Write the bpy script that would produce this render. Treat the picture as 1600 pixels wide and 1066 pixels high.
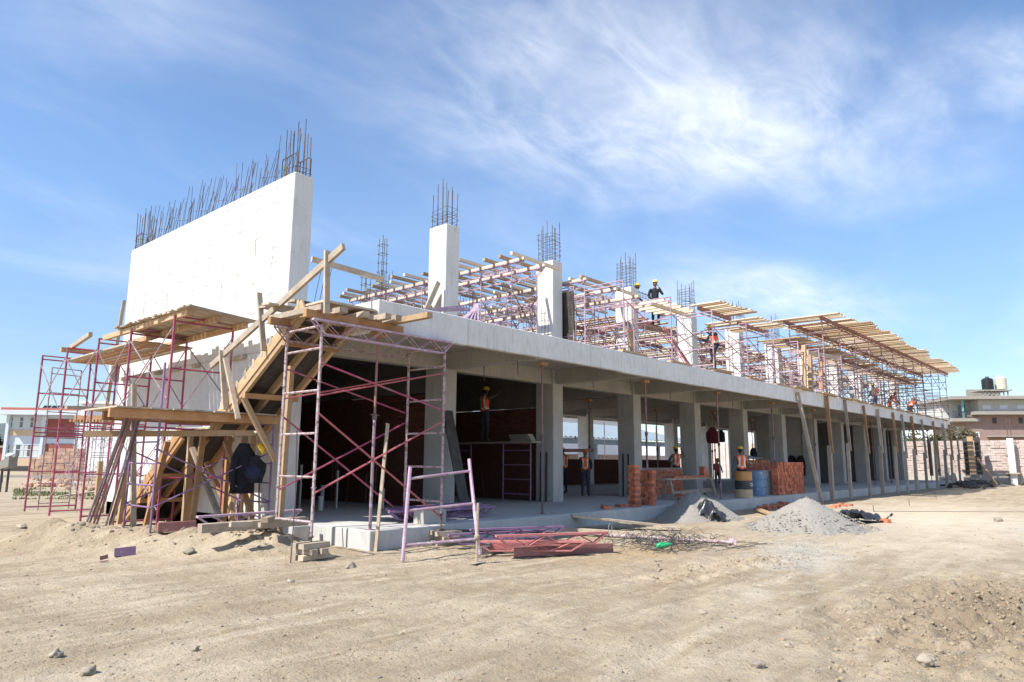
import bpy, bmesh, math, random
import numpy as np
from mathutils import Vector, Matrix, noise
random.seed(11)
R_ = random.Random(5)
for o in list(bpy.data.objects):
    bpy.data.objects.remove(o)
scene = bpy.context.scene
COL = scene.collection
rad = math.radians

# ------------------------------------------------------------------ camera
CAM = Vector((-7.902, -10.381, 1.6))
F_PX = 1100.0
PITCH = math.atan((719.0 - 533.0) / F_PX)
HEAD = rad(41.75)
ROLL = rad(0.36)
_F = Vector((math.cos(HEAD), math.sin(HEAD), 0))
_R0 = Vector((math.sin(HEAD), -math.cos(HEAD), 0))
_U = Vector((0, 0, 1))
FW = _F * math.cos(PITCH) + _U * math.sin(PITCH)
UP0 = -_F * math.sin(PITCH) + _U * math.cos(PITCH)
RT = _R0 * math.cos(ROLL) + UP0 * math.sin(ROLL)
UP = -_R0 * math.sin(ROLL) + UP0 * math.cos(ROLL)
cd = bpy.data.cameras.new('camera')
cd.sensor_width = 36.0
cd.lens = F_PX / 1600.0 * 36.0
cd.clip_start = 0.05
cd.clip_end = 6000
cam = bpy.data.objects.new('camera', cd)
COL.objects.link(cam)
cam.matrix_world = Matrix(((RT.x, UP.x, -FW.x, CAM.x), (RT.y, UP.y, -FW.y, CAM.y), (RT.z, UP.z, -FW.z, CAM.z), (0, 0, 0, 1)))
scene.camera = cam


def ray(px, py):
    return RT * ((px - 800.0) / F_PX) + UP * ((533.0 - py) / F_PX) + FW


def at(px, py, axis, val):
    """the point of the plane axis = val seen along a survey ray (metres)"""
    d = ray(px, py)
    i = 'xyz'.index(axis)
    t = (val - CAM[i]) / d[i]
    return CAM + d * t


def far(px, py, dist):
    d = ray(px, py)
    return CAM + d * (dist / d.dot(_F))


# ------------------------------------------------------------------ light
SUN_TRAVEL = Vector((0.85, -0.22, -1.0)).normalized()
SUN_EL = math.asin(-SUN_TRAVEL.z)
SUN_ROT = math.atan2(-SUN_TRAVEL.x, -SUN_TRAVEL.y)
world = bpy.data.worlds.new('World')
scene.world = world
world.use_nodes = True
wn, wl = world.node_tree.nodes, world.node_tree.links
wn.clear()


def N(tree, typ, **kw):
    n = tree.nodes.new(typ)
    for k, v in kw.items():
        setattr(n, k, v)
    return n


def build_world():
    t = world.node_tree
    out = N(t, 'ShaderNodeOutputWorld')
    bg = N(t, 'ShaderNodeBackground')
    sky = N(t, 'ShaderNodeTexSky', sky_type='NISHITA', sun_disc=False)
    sky.sun_elevation = SUN_EL
    sky.sun_rotation = SUN_ROT
    sky.altitude = 1500
    sky.air_density = 1.0
    sky.dust_density = 0.8
    sky.ozone_density = 1.0
    bg.inputs['Strength'].default_value = 0.15
    tc = N(t, 'ShaderNodeTexCoord')
    sep = N(t, 'ShaderNodeSeparateXYZ')
    wl.new(tc.outputs['Generated'], sep.inputs[0])
    zz = N(t, 'ShaderNodeMath', operation='MAXIMUM')
    zz.inputs[1].default_value = 0.0
    wl.new(sep.outputs['Z'], zz.inputs[0])
    za = N(t, 'ShaderNodeMath', operation='ADD')
    za.inputs[1].default_value = 0.12
    wl.new(zz.outputs[0], za.inputs[0])
    dx = N(t, 'ShaderNodeMath', operation='DIVIDE')
    dy = N(t, 'ShaderNodeMath', operation='DIVIDE')
    wl.new(sep.outputs['X'], dx.inputs[0]); wl.new(za.outputs[0], dx.inputs[1])
    wl.new(sep.outputs['Y'], dy.inputs[0]); wl.new(za.outputs[0], dy.inputs[1])
    cmb = N(t, 'ShaderNodeCombineXYZ')
    wl.new(dx.outputs[0], cmb.inputs[0]); wl.new(dy.outputs[0], cmb.inputs[1])

    def layer(rotz, scale, loc, nscale, detail, rough, dist, lo, hi):
        m = N(t, 'ShaderNodeMapping')
        m.inputs['Rotation'].default_value = (0, 0, rad(rotz))
        m.inputs['Scale'].default_value = scale
        m.inputs['Location'].default_value = loc
        wl.new(cmb.outputs[0], m.inputs[0])
        n = N(t, 'ShaderNodeTexNoise')
        n.inputs['Scale'].default_value = nscale
        n.inputs['Detail'].default_value = detail
        n.inputs['Roughness'].default_value = rough
        n.inputs['Distortion'].default_value = dist
        wl.new(m.outputs[0], n.inputs['Vector'])
        r = N(t, 'ShaderNodeMapRange')
        r.interpolation_type = 'SMOOTHSTEP'
        r.inputs['From Min'].default_value = lo
        r.inputs['From Max'].default_value = hi
        wl.new(n.outputs['Fac'], r.inputs['Value'])
        return r.outputs[0]
    def ellipse(cx, cy, rx, ry, rot, soft=1.0, gain=1.0):
        m = N(t, 'ShaderNodeMapping')
        m.vector_type = 'TEXTURE'
        m.inputs['Location'].default_value = (cx, cy, 0)
        m.inputs['Rotation'].default_value = (0, 0, rad(rot))
        m.inputs['Scale'].default_value = (rx, ry, 1)
        wl.new(warp, m.inputs[0])
        ln = N(t, 'ShaderNodeVectorMath', operation='LENGTH')
        wl.new(m.outputs[0], ln.inputs[0])
        r = N(t, 'ShaderNodeMapRange')
        r.interpolation_type = 'SMOOTHSTEP'
        r.inputs['From Min'].default_value = 1.15
        r.inputs['From Max'].default_value = 1.15 - soft
        r.inputs['To Max'].default_value = gain
        wl.new(ln.outputs['Value'], r.inputs['Value'])
        return r.outputs[0]
    wn_ = N(t, 'ShaderNodeTexNoise')
    wn_.inputs['Scale'].default_value = 2.2
    wn_.inputs['Detail'].default_value = 5
    wl.new(cmb.outputs[0], wn_.inputs['Vector'])
    wsub = N(t, 'ShaderNodeVectorMath', operation='SUBTRACT')
    wsub.inputs[1].default_value = (.5, .5, .5)
    wl.new(wn_.outputs['Color'], wsub.inputs[0])
    wsc = N(t, 'ShaderNodeVectorMath', operation='SCALE')
    wsc.inputs['Scale'].default_value = .55
    wl.new(wsub.outputs[0], wsc.inputs[0])
    wad = N(t, 'ShaderNodeVectorMath', operation='ADD')
    wl.new(cmb.outputs[0], wad.inputs[0]); wl.new(wsc.outputs[0], wad.inputs[1])
    warp = wad.outputs[0]

    def op(kind, a_, b_):
        n = N(t, 'ShaderNodeMath', operation=kind)
        for i, q in enumerate((a_, b_)):
            if isinstance(q, (int, float)):
                n.inputs[i].default_value = q
            else:
                wl.new(q, n.inputs[i])
        return n.outputs[0]
    wisp = layer(-33, (0.95, 1.25, 1), (1.3, 4.2, 0), 2.3, 9, 0.60, 0.5, 0.30, 0.74)
    soft_ = layer(-20, (0.7, 1.3, 1), (3.3, 1.2, 0), 1.1, 5, 0.55, 0.4, 0.25, 0.75)
    fine_ = layer(-40, (0.75, 1.7, 1), (5.3, 8.2, 0), 4.5, 8, 0.62, 0.8, 0.35, 0.75)
    thin = layer(-25, (0.7, 1.3, 1), (7.1, 2.2, 0), 1.3, 8, 0.6, 0.5, 0.42, 0.92)
    body = op('ADD', op('MULTIPLY', op('ADD', op('MULTIPLY', wisp, .72), op('MULTIPLY', fine_, .55)), .55), op('MULTIPLY', soft_, .30))
    mask = op('MAXIMUM', ellipse(1.45, .70, .92, .46, -33, 1.0, .95), ellipse(1.64, .13, .26, .17, -20, 1.0, .7))
    mask = op('MAXIMUM', mask, ellipse(2.75, 1.1, .8, .42, -30, 1.0, .65))
    mask = op('MAXIMUM', mask, ellipse(.3, 1.25, .5, .3, 10, 1.0, .32))
    mask = op('MAXIMUM', mask, ellipse(-1.6, .4, 1.3, .6, -30, 1.0, .8))
    mask = op('MAXIMUM', mask, ellipse(.2, -1.7, 1.1, .7, 20, 1.0, .8))
    main = op('MULTIPLY', mask, body)
    m2 = N(t, 'ShaderNodeMath', operation='ADD')
    wl.new(op('ADD', op('MULTIPLY', thin, .24), .0), m2.inputs[0])
    wl.new(main, m2.inputs[1])
    # cumulus banks low over the horizon
    m3 = N(t, 'ShaderNodeMapping')
    m3.inputs['Scale'].default_value = (1, 1, 2.6)
    wl.new(tc.outputs['Generated'], m3.inputs[0])
    n3 = N(t, 'ShaderNodeTexNoise')
    n3.inputs['Scale'].default_value = 6.0
    n3.inputs['Detail'].default_value = 8
    n3.inputs['Roughness'].default_value = 0.55
    wl.new(m3.outputs[0], n3.inputs['Vector'])
    lowz = N(t, 'ShaderNodeMapRange')
    lowz.inputs['From Min'].default_value = 0.02
    lowz.inputs['From Max'].default_value = 0.13
    lowz.inputs['To Min'].default_value = 0.16
    lowz.inputs['To Max'].default_value = -0.30
    wl.new(sep.outputs['Z'], lowz.inputs['Value'])
    ad = N(t, 'ShaderNodeMath', operation='ADD')
    wl.new(n3.outputs['Fac'], ad.inputs[0]); wl.new(lowz.outputs[0], ad.inputs[1])
    r3 = N(t, 'ShaderNodeMapRange')
    r3.interpolation_type = 'SMOOTHSTEP'
    r3.inputs['From Min'].default_value = 0.54
    r3.inputs['From Max'].default_value = 0.62
    wl.new(ad.outputs[0], r3.inputs['Value'])
    mx = N(t, 'ShaderNodeMath', operation='MAXIMUM')
    wl.new(m2.outputs[0], mx.inputs[0]); wl.new(r3.outputs[0], mx.inputs[1])
    cl = N(t, 'ShaderNodeClamp')
    cl.inputs['Max'].default_value = 0.97
    wl.new(mx.outputs[0], cl.inputs[0])
    # thin high veil and a clearer blue under it
    hs = N(t, 'ShaderNodeHueSaturation')
    hs.inputs['Saturation'].default_value = SKY_SAT
    hs.inputs['Value'].default_value = SKY_VAL
    wl.new(sky.outputs[0], hs.inputs['Color'])
    hz = N(t, 'ShaderNodeMapRange')
    hz.interpolation_type = 'SMOOTHSTEP'
    hz.inputs['From Min'].default_value = 0.0
    hz.inputs['From Max'].default_value = 0.38
    hz.inputs['To Min'].default_value = 0.60
    hz.inputs['To Max'].default_value = SKY_VAL
    wl.new(sep.outputs['Z'], hz.inputs['Value'])
    wl.new(hz.outputs[0], hs.inputs['Value'])
    mix = N(t, 'ShaderNodeMix', data_type='RGBA')
    wl.new(cl.outputs[0], mix.inputs['Factor'])
    wl.new(hs.outputs[0], mix.inputs['A'])
    mix.inputs['B'].default_value = CLOUD_COL
    wl.new(mix.outputs['Result'], bg.inputs['Color'])
    wl.new(bg.outputs[0], out.inputs['Surface'])


CLOUD_COL = (5.4, 5.55, 5.8, 1)
SKY_SAT = 1.08
SKY_VAL = 1.0
build_world()
sd = bpy.data.lights.new('sun', 'SUN')
sd.energy = 4.6
sd.angle = rad(0.53)
sd.color = (1.0, 0.955, 0.88)
sun = bpy.data.objects.new('sun', sd)
COL.objects.link(sun)
sun.rotation_euler = SUN_TRAVEL.to_track_quat('-Z', 'Y').to_euler()
sun.location = (-40, 10, 60)
vs = scene.view_settings
vs.view_transform = 'Standard'
vs.look = 'None'
vs.exposure = 0.70
vs.gamma = 1.0
vs.use_curve_mapping = False
scene.cycles.max_bounces = 7
scene.cycles.diffuse_bounces = 4
scene.cycles.caustics_reflective = False
scene.cycles.caustics_refractive = False

# ------------------------------------------------------------------ materials
MATS = {}


def mat(name, c1, c2=None, scale=6.0, rough=0.85, bump=0.0, bscale=30.0, vary=0.0, metal=0.0, stretch=(1, 1, 1),
        c3=None, c3amt=(0.6, 0.7), c3scale=3.0, detail=5, coat=0.0, obj_coords=True, spec=0.5, bdist=0.02, trans=0.0):
    """noise-mottled principled material; c3 = worn or stained patches, vary = tint change from object to object"""
    if name in MATS:
        return MATS[name]
    m = bpy.data.materials.new(name)
    m.use_nodes = True
    t = m.node_tree
    L = t.links
    b = t.nodes['Principled BSDF']
    b.inputs['Roughness'].default_value = rough
    b.inputs['Metallic'].default_value = metal
    b.inputs['Specular IOR Level'].default_value = spec
    b.inputs['Coat Weight'].default_value = coat
    tc = N(t, 'ShaderNodeTexCoord')
    mp = N(t, 'ShaderNodeMapping')
    mp.inputs['Scale'].default_value = stretch
    L.new(tc.outputs['Object'], mp.inputs[0])
    oi = N(t, 'ShaderNodeObjectInfo')
    off = N(t, 'ShaderNodeVectorMath', operation='ADD')
    L.new(mp.outputs[0], off.inputs[0])
    mulr = N(t, 'ShaderNodeMath', operation='MULTIPLY')
    mulr.inputs[1].default_value = 37.0
    L.new(oi.outputs['Random'], mulr.inputs[0])
    L.new(mulr.outputs[0], off.inputs[1])
    vec = off.outputs[0]
    n = N(t, 'ShaderNodeTexNoise')
    n.inputs['Scale'].default_value = scale
    n.inputs['Detail'].default_value = detail
    n.inputs['Roughness'].default_value = 0.6
    L.new(vec, n.inputs['Vector'])
    r = N(t, 'ShaderNodeValToRGB')
    r.color_ramp.elements[0].position = 0.32
    r.color_ramp.elements[1].position = 0.68
    r.color_ramp.elements[0].color = (*c1, 1)
    r.color_ramp.elements[1].color = (*(c2 or c1), 1)
    L.new(n.outputs['Fac'], r.inputs['Fac'])
    col = r.outputs['Color']
    if c3:
        n2 = N(t, 'ShaderNodeTexNoise')
        n2.inputs['Scale'].default_value = c3scale
        n2.inputs['Detail'].default_value = 8
        n2.inputs['Roughness'].default_value = 0.65
        L.new(vec, n2.inputs['Vector'])
        rr = N(t, 'ShaderNodeMapRange')
        rr.inputs['From Min'].default_value = c3amt[0]
        rr.inputs['From Max'].default_value = c3amt[1]
        L.new(n2.outputs['Fac'], rr.inputs['Value'])
        mx = N(t, 'ShaderNodeMix', data_type='RGBA')
        L.new(rr.outputs[0], mx.inputs['Factor'])
        L.new(col, mx.inputs['A'])
        mx.inputs['B'].default_value = (*c3, 1)
        col = mx.outputs['Result']
    if vary:
        hv = N(t, 'ShaderNodeHueSaturation')
        mr = N(t, 'ShaderNodeMapRange')
        mr.inputs['To Min'].default_value = 1 - vary
        mr.inputs['To Max'].default_value = 1 + vary
        L.new(oi.outputs['Random'], mr.inputs['Value'])
        L.new(mr.outputs[0], hv.inputs['Value'])
        L.new(col, hv.inputs['Color'])
        col = hv.outputs['Color']
    L.new(col, b.inputs['Base Color'])
    if bump:
        nb = N(t, 'ShaderNodeTexNoise')
        nb.inputs['Scale'].default_value = bscale
        nb.inputs['Detail'].default_value = 6
        L.new(vec, nb.inputs['Vector'])
        bp = N(t, 'ShaderNodeBump')
        bp.inputs['Strength'].default_value = bump
        bp.inputs['Distance'].default_value = bdist
        L.new(nb.outputs['Fac'], bp.inputs['Height'])
        L.new(bp.outputs[0], b.inputs['Normal'])
    MATS[name] = m
    return m


def concrete(name, ca, cb, stain, streak=0.5, bands=True):
    """cast concrete: board marks, faint pour joints, drip stains and pin holes"""
    m = bpy.data.materials.new(name)
    m.use_nodes = True
    t = m.node_tree
    L = t.links
    b = t.nodes['Principled BSDF']
    b.inputs['Roughness'].default_value = 0.9
    tc = N(t, 'ShaderNodeTexCoord')
    v = tc.outputs['Object']

    def noise_(scale, st=(1, 1, 1), det=6, ro=0.6):
        mp = N(t, 'ShaderNodeMapping')
        mp.inputs['Scale'].default_value = st
        L.new(v, mp.inputs[0])
        n = N(t, 'ShaderNodeTexNoise')
        n.inputs['Scale'].default_value = scale
        n.inputs['Detail'].default_value = det
        n.inputs['Roughness'].default_value = ro
        L.new(mp.outputs[0], n.inputs['Vector'])
        return n.outputs['Fac']

    def rng(s, a, c, lo=0.0, hi=1.0):
        r = N(t, 'ShaderNodeMapRange')
        r.inputs['From Min'].default_value = a
        r.inputs['From Max'].default_value = c
        r.inputs['To Min'].default_value = lo
        r.inputs['To Max'].default_value = hi
        L.new(s, r.inputs['Value'])
        return r.outputs[0]

    def mix(fac, A, B, blend='MIX'):
        x = N(t, 'ShaderNodeMix', data_type='RGBA', blend_type=blend)
        if isinstance(fac, float):
            x.inputs['Factor'].default_value = fac
        else:
            L.new(fac, x.inputs['Factor'])
        if isinstance(A, tuple):
            x.inputs['A'].default_value = (*A, 1)
        else:
            L.new(A, x.inputs['A'])
        if isinstance(B, tuple):
            x.inputs['B'].default_value = (*B, 1)
        else:
            L.new(B, x.inputs['B'])
        return x.outputs['Result']
    col = mix(rng(noise_(1.1), 0.35, 0.65), ca, cb)
    col = mix(rng(noise_(7, (1, 1, 0.35)), 0.52, 0.75, 0, 0.5), col, stain)
    col = mix(rng(noise_(3.2, (4, 4, 0.25)), 0.58, 0.78, 0, streak), col, stain)
    if bands:
        sp = N(t, 'ShaderNodeSeparateXYZ')
        L.new(v, sp.inputs[0])
        w = N(t, 'ShaderNodeMath', operation='PINGPONG')
        w.inputs[1].default_value = 0.61
        L.new(sp.outputs['Z'], w.inputs[0])
        ln = rng(w.outputs[0], 0.0, 0.012, 0.22, 0.0)
        br = rng(noise_(2.0), 0.45, 0.6)
        ml = N(t, 'ShaderNodeMath', operation='MULTIPLY')
        L.new(ln, ml.inputs[0]); L.new(br, ml.inputs[1])
        col = mix(ml.outputs[0], col, tuple(c * 0.4 for c in stain))
    pits = rng(noise_(26, det=2), 0.70, 0.74, 0, 0.6)
    col = mix(pits, col, tuple(c * 0.55 for c in stain))
    L.new(col, b.inputs['Base Color'])
    bp = N(t, 'ShaderNodeBump')
    bp.inputs['Strength'].default_value = 0.35
    bp.inputs['Distance'].default_value = 0.012
    L.new(noise_(14, det=8), bp.inputs['Height'])
    L.new(bp.outputs[0], b.inputs['Normal'])
    MATS[name] = m
    return m


M = MATS
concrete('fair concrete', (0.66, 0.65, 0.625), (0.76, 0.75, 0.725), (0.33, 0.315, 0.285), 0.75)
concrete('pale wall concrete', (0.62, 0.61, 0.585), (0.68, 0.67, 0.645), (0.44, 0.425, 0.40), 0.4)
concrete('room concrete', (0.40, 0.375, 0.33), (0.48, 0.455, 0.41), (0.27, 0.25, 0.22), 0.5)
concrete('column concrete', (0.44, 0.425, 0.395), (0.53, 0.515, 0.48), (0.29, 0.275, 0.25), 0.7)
concrete('dark shaded room concrete', (0.10, 0.092, 0.08), (0.14, 0.13, 0.115), (0.07, 0.063, 0.055), 0.5)  # darker copy of room concrete, indoor shade put into its colour
concrete('floor concrete', (0.46, 0.45, 0.43), (0.55, 0.54, 0.515), (0.33, 0.32, 0.30), 0.2, False)
mat('pale timber', (0.64, 0.51, 0.36), (0.78, 0.66, 0.50), 3, 0.8, 0.25, 40, 0.15, stretch=(3, 3, 3), c3=(0.45, 0.34, 0.22), c3amt=(.55, .75))  # lighter copy of fresh timber, bounced light on deck undersides put into colour
mat('fresh timber', (0.385, 0.25, 0.13), (0.53, 0.37, 0.22), 3, 0.8, 0.25, 40, 0.22, stretch=(3, 3, 3), c3=(0.36, 0.26, 0.17), c3amt=(.52, .75))
mat('weathered timber', (0.35, 0.28, 0.205), (0.49, 0.41, 0.315), 4, 0.85, 0.3, 40, 0.25, c3=(0.30, 0.25, 0.2), c3amt=(.5, .75), c3scale=6)
mat('orange timber', (0.34, 0.175, 0.075), (0.47, 0.27, 0.13), 4, 0.8, 0.25, 40, 0.2, c3=(0.26, 0.16, 0.09), c3amt=(.52, .75))
mat('dark ply', (0.028, 0.025, 0.023), (0.07, 0.06, 0.05), 5, 0.6, 0.2, 20, 0.1, c3=(0.2, 0.17, 0.14), c3amt=(.64, .7), c3scale=9)
mat('maroon paint', (0.30, 0.045, 0.10), (0.38, 0.075, 0.15), 4, 0.45, 0.1, 60, 0.12, c3=(0.26, 0.17, 0.16), c3amt=(.54, .62), c3scale=8)
mat('lilac paint', (0.35, 0.215, 0.295), (0.46, 0.32, 0.40), 4, 0.5, 0.1, 60, 0.15, c3=(0.50, 0.46, 0.45), c3amt=(.53, .60), c3scale=10)
mat('purple paint', (0.20, 0.112, 0.215), (0.28, 0.17, 0.295), 4, 0.5, 0.1, 60, 0.12, c3=(0.4, 0.34, 0.38), c3amt=(.62, .68), c3scale=9)
mat('splashed paint', (0.36, 0.27, 0.28), (0.50, 0.41, 0.42), 9, 0.7, 0.3, 60, 0.1, c3=(0.20, 0.12, 0.11), c3amt=(.50, .58), c3scale=11)
mat('red brace', (0.38, 0.09, 0.10), (0.46, 0.14, 0.15), 5, 0.55, 0.1, 60, 0.12, c3=(0.20, 0.10, 0.09), c3amt=(.6, .68), c3scale=9)
mat('rust brace', (0.20, 0.10, 0.09), (0.30, 0.16, 0.15), 5, 0.7, 0.1, 60, 0.25)
mat('pink lattice paint', (0.46, 0.15, 0.14), (0.55, 0.22, 0.21), 4, 0.55, 0.2, 50, 0.15, c3=(0.30, 0.17, 0.16), c3amt=(.55, .68), c3scale=7)
mat('brown channel', (0.26, 0.11, 0.10), (0.36, 0.18, 0.17), 4, 0.65, 0.2, 50, 0.15, c3=(0.42, 0.3, 0.28), c3amt=(.6, .7), c3scale=6)
mat('rebar steel', (0.10, 0.075, 0.065), (0.17, 0.13, 0.11), 8, 0.7, 0.5, 90, 0.25, metal=0.3)
mat('prop steel', (0.15, 0.11, 0.12), (0.24, 0.17, 0.19), 6, 0.6, 0.3, 50, 0.3, c3=(0.33, 0.24, 0.37), c3amt=(.55, .62), c3scale=3)
mat('brick red', (0.47, 0.145, 0.075), (0.58, 0.205, 0.115), 9, 0.9, 0.4, 60, 0.32)
mat('dark shaded brick red', (0.105, 0.032, 0.021), (0.15, 0.050, 0.033), 9, 0.9, 0.4, 60, 0.3)  # darker copy of brick red with the shade of the rooms painted in
mat('dark shaded mortar', (0.04, 0.032, 0.028), (0.065, 0.055, 0.05), 8, 0.95, 0.3, 40)  # mortar copy darkened to carry the same room shade as its bricks
mat('mortar', (0.28, 0.25, 0.22), (0.36, 0.33, 0.30), 8, 0.95, 0.3, 40)
mat('gravel grey', (0.32, 0.295, 0.255), (0.41, 0.38, 0.335), 20, 0.95, 1.0, 60, bdist=0.04, c3=(0.24, 0.225, 0.20), c3amt=(.55, .7), c3scale=34)
mat('stone', (0.25, 0.21, 0.165), (0.37, 0.32, 0.255), 6, 0.97, 0.6, 20, 0.25, spec=.2)
mat('clod', (0.25, 0.195, 0.13), (0.35, 0.285, 0.20), 8, 0.97, 0.6, 20, 0.0, spec=.2)
mat('black plastic', (0.02, 0.022, 0.025), (0.04, 0.043, 0.048), 3, 0.28, 0.2, 20)
mat('black cloth', (0.008, 0.008, 0.010), (0.016, 0.016, 0.02), 8, 0.95, 0.4, 40, 0.2)
mat('navy cloth', (0.012, 0.018, 0.045), (0.02, 0.028, 0.06), 8, 0.95, 0.4, 40)
mat('maroon cloth', (0.13, 0.015, 0.03), (0.18, 0.03, 0.05), 8, 0.95, 0.4, 40)
mat('yellow plastic', (0.80, 0.47, 0.02), (0.86, 0.54, 0.04), 5, 0.35, 0, spec=0.6)
mat('pale yellow plastic', (0.85, 0.66, 0.10), (0.9, 0.70, 0.14), 5, 0.35, 0)
mat('orange plastic', (0.78, 0.20, 0.05), (0.83, 0.25, 0.07), 5, 0.4, 0)
mat('orange vest', (0.85, 0.11, 0.03), (0.92, 0.16, 0.05), 9, 0.8, 0.3, 30)
mat('reflective tape', (0.62, 0.64, 0.50), (0.72, 0.74, 0.60), 9, 0.45, 0)
mat('green tape', (0.45, 0.62, 0.15), (0.5, 0.66, 0.2), 9, 0.45, 0)
mat('skin', (0.20, 0.105, 0.065), (0.24, 0.13, 0.085), 5, 0.6, 0)
mat('hair', (0.012, 0.010, 0.009), None, 5, 0.6, 0)
mat('eye white', (0.6, 0.58, 0.55), None, 5, 0.3, 0)
mat('denim', (0.022, 0.028, 0.042), (0.04, 0.05, 0.07), 12, 0.95, 0.4, 50, 0.3)
mat('blue denim', (0.10, 0.18, 0.32), (0.14, 0.24, 0.40), 12, 0.95, 0.4, 50, 0.2)
mat('grey shirt', (0.10, 0.105, 0.12), (0.15, 0.155, 0.17), 12, 0.95, 0.4, 50, 0.2)
mat('dark shirt', (0.018, 0.02, 0.026), (0.035, 0.036, 0.042), 12, 0.95, 0.4, 50, 0.2)
mat('olive shirt', (0.06, 0.06, 0.035), (0.09, 0.085, 0.05), 12, 0.95, 0.4, 50)
mat('green shirt', (0.03, 0.20, 0.13), (0.05, 0.26, 0.17), 12, 0.95, 0.4, 50)
mat('orange shirt', (0.55, 0.10, 0.06), (0.62, 0.15, 0.09), 12, 0.95, 0.4, 50)
mat('boot', (0.05, 0.035, 0.025), (0.08, 0.055, 0.04), 12, 0.8, 0.2, 50)
mat('white plaster', (0.70, 0.71, 0.72), (0.76, 0.77, 0.78), 3, 0.9, 0.1, 30, c3=(0.6, 0.6, 0.6), c3amt=(.6, .8))
mat('blue white plaster', (0.56, 0.62, 0.69), (0.61, 0.67, 0.74), 3, 0.9, 0.1, 30)
mat('ochre plaster', (0.56, 0.42, 0.27), (0.60, 0.46, 0.31), 3, 0.9, 0.1, 30)
mat('red roof', (0.40, 0.11, 0.085), (0.46, 0.14, 0.105), 6, 0.85, 0.2, 30)
mat('red panel', (0.25, 0.075, 0.05), (0.30, 0.10, 0.07), 6, 0.85, 0.2, 30)
mat('solar panel', (0.01, 0.012, 0.02), (0.016, 0.018, 0.03), 6, 0.15, 0)
mat('glass', (0.05, 0.07, 0.09), (0.08, 0.10, 0.12), 2, 0.08, 0, spec=0.8)
mat('curtain', (0.52, 0.55, 0.53), (0.60, 0.63, 0.61), 2, 0.95, 0, stretch=(30, 30, .5))
mat('pinkish block', (0.47, 0.375, 0.335), (0.57, 0.475, 0.43), 2.5, 0.95, 0.4, 30, 0.15, c3=(0.6, 0.5, 0.45), c3amt=(.5, .7), c3scale=1.3)
mat('adobe', (0.38, 0.24, 0.17), (0.46, 0.31, 0.23), 4, 0.95, 0.4, 30, 0.2)
mat('taupe render', (0.27, 0.185, 0.155), (0.32, 0.22, 0.185), 2, 0.95, 0.2, 30)
mat('grey block', (0.50, 0.50, 0.46), (0.60, 0.60, 0.56), 4, 0.95, 0.3, 30)
mat('teal paint', (0.12, 0.36, 0.36), (0.16, 0.42, 0.42), 4, 0.6, 0)
mat('black tank', (0.015, 0.016, 0.018), (0.025, 0.026, 0.03), 4, 0.4, 0)
mat('beige tank', (0.62, 0.56, 0.44), (0.68, 0.62, 0.50), 4, 0.5, 0)
mat('shed roof', (0.20, 0.25, 0.28), (0.26, 0.31, 0.34), 3, 0.5, 0.1, 20)
mat('shed steel', (0.20, 0.29, 0.36), (0.25, 0.34, 0.41), 3, 0.5, 0.1, 20)
mat('white pvc', (0.75, 0.75, 0.74), (0.8, 0.8, 0.79), 3, 0.4, 0)
mat('grey pvc', (0.45, 0.45, 0.44), (0.55, 0.55, 0.54), 3, 0.5, 0)
mat('red sign', (0.55, 0.05, 0.04), (0.6, 0.08, 0.06), 3, 0.5, 0)
mat('orange drum', (0.50, 0.24, 0.07), (0.58, 0.30, 0.10), 5, 0.5, 0.2, 30, c3=(0.35, 0.22, 0.12), c3amt=(.6, .7), c3scale=6)
mat('beige drum', (0.45, 0.33, 0.20), (0.55, 0.42, 0.27), 5, 0.6, 0.2, 30, c3=(0.3, 0.2, 0.12), c3amt=(.6, .7), c3scale=6)
mat('black drum', (0.03, 0.035, 0.04), (0.06, 0.065, 0.07), 5, 0.5, 0.2, 30, c3=(0.2, 0.2, 0.2), c3amt=(.6, .7), c3scale=6)
mat('blue drum', (0.11, 0.22, 0.38), (0.16, 0.29, 0.45), 5, 0.5, 0.2, 30, c3=(0.45, 0.47, 0.48), c3amt=(.58, .66), c3scale=4)
mat('white drum', (0.55, 0.56, 0.55), (0.64, 0.65, 0.64), 5, 0.6, 0.2, 30, c3=(0.12, 0.11, 0.10), c3amt=(.58, .64), c3scale=6)
mat('print white', (0.6, 0.6, 0.6), (0.68, 0.68, 0.68), 30, 0.6, 0)
mat('green plastic', (0.02, 0.36, 0.14), (0.03, 0.42, 0.18), 5, 0.3, 0)
mat('foliage', (0.035, 0.055, 0.02), (0.09, 0.11, 0.045), 2.5, 0.9, 0, vary=0.2)
mat('dry foliage', (0.12, 0.11, 0.06), (0.2, 0.18, 0.11), 2.5, 0.9, 0, vary=0.2)
mat('bark', (0.09, 0.07, 0.05), (0.14, 0.11, 0.08), 6, 0.95, 0.5, 30)
mat('grass green', (0.11, 0.14, 0.05), (0.19, 0.20, 0.09), 4, 0.95, 0)
mat('far hill', (0.075, 0.10, 0.10), (0.11, 0.14, 0.13), 0.02, 1.0, 0, c3=(0.16, 0.16, 0.14), c3amt=(.55, .65), c3scale=0.03)
mat('galvanised', (0.40, 0.41, 0.42), (0.5, 0.51, 0.52), 5, 0.4, 0.1, 30, metal=0.7)
mat('dark steel', (0.05, 0.05, 0.052), (0.09, 0.09, 0.09), 5, 0.5, 0.1, 30, metal=0.5)


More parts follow.
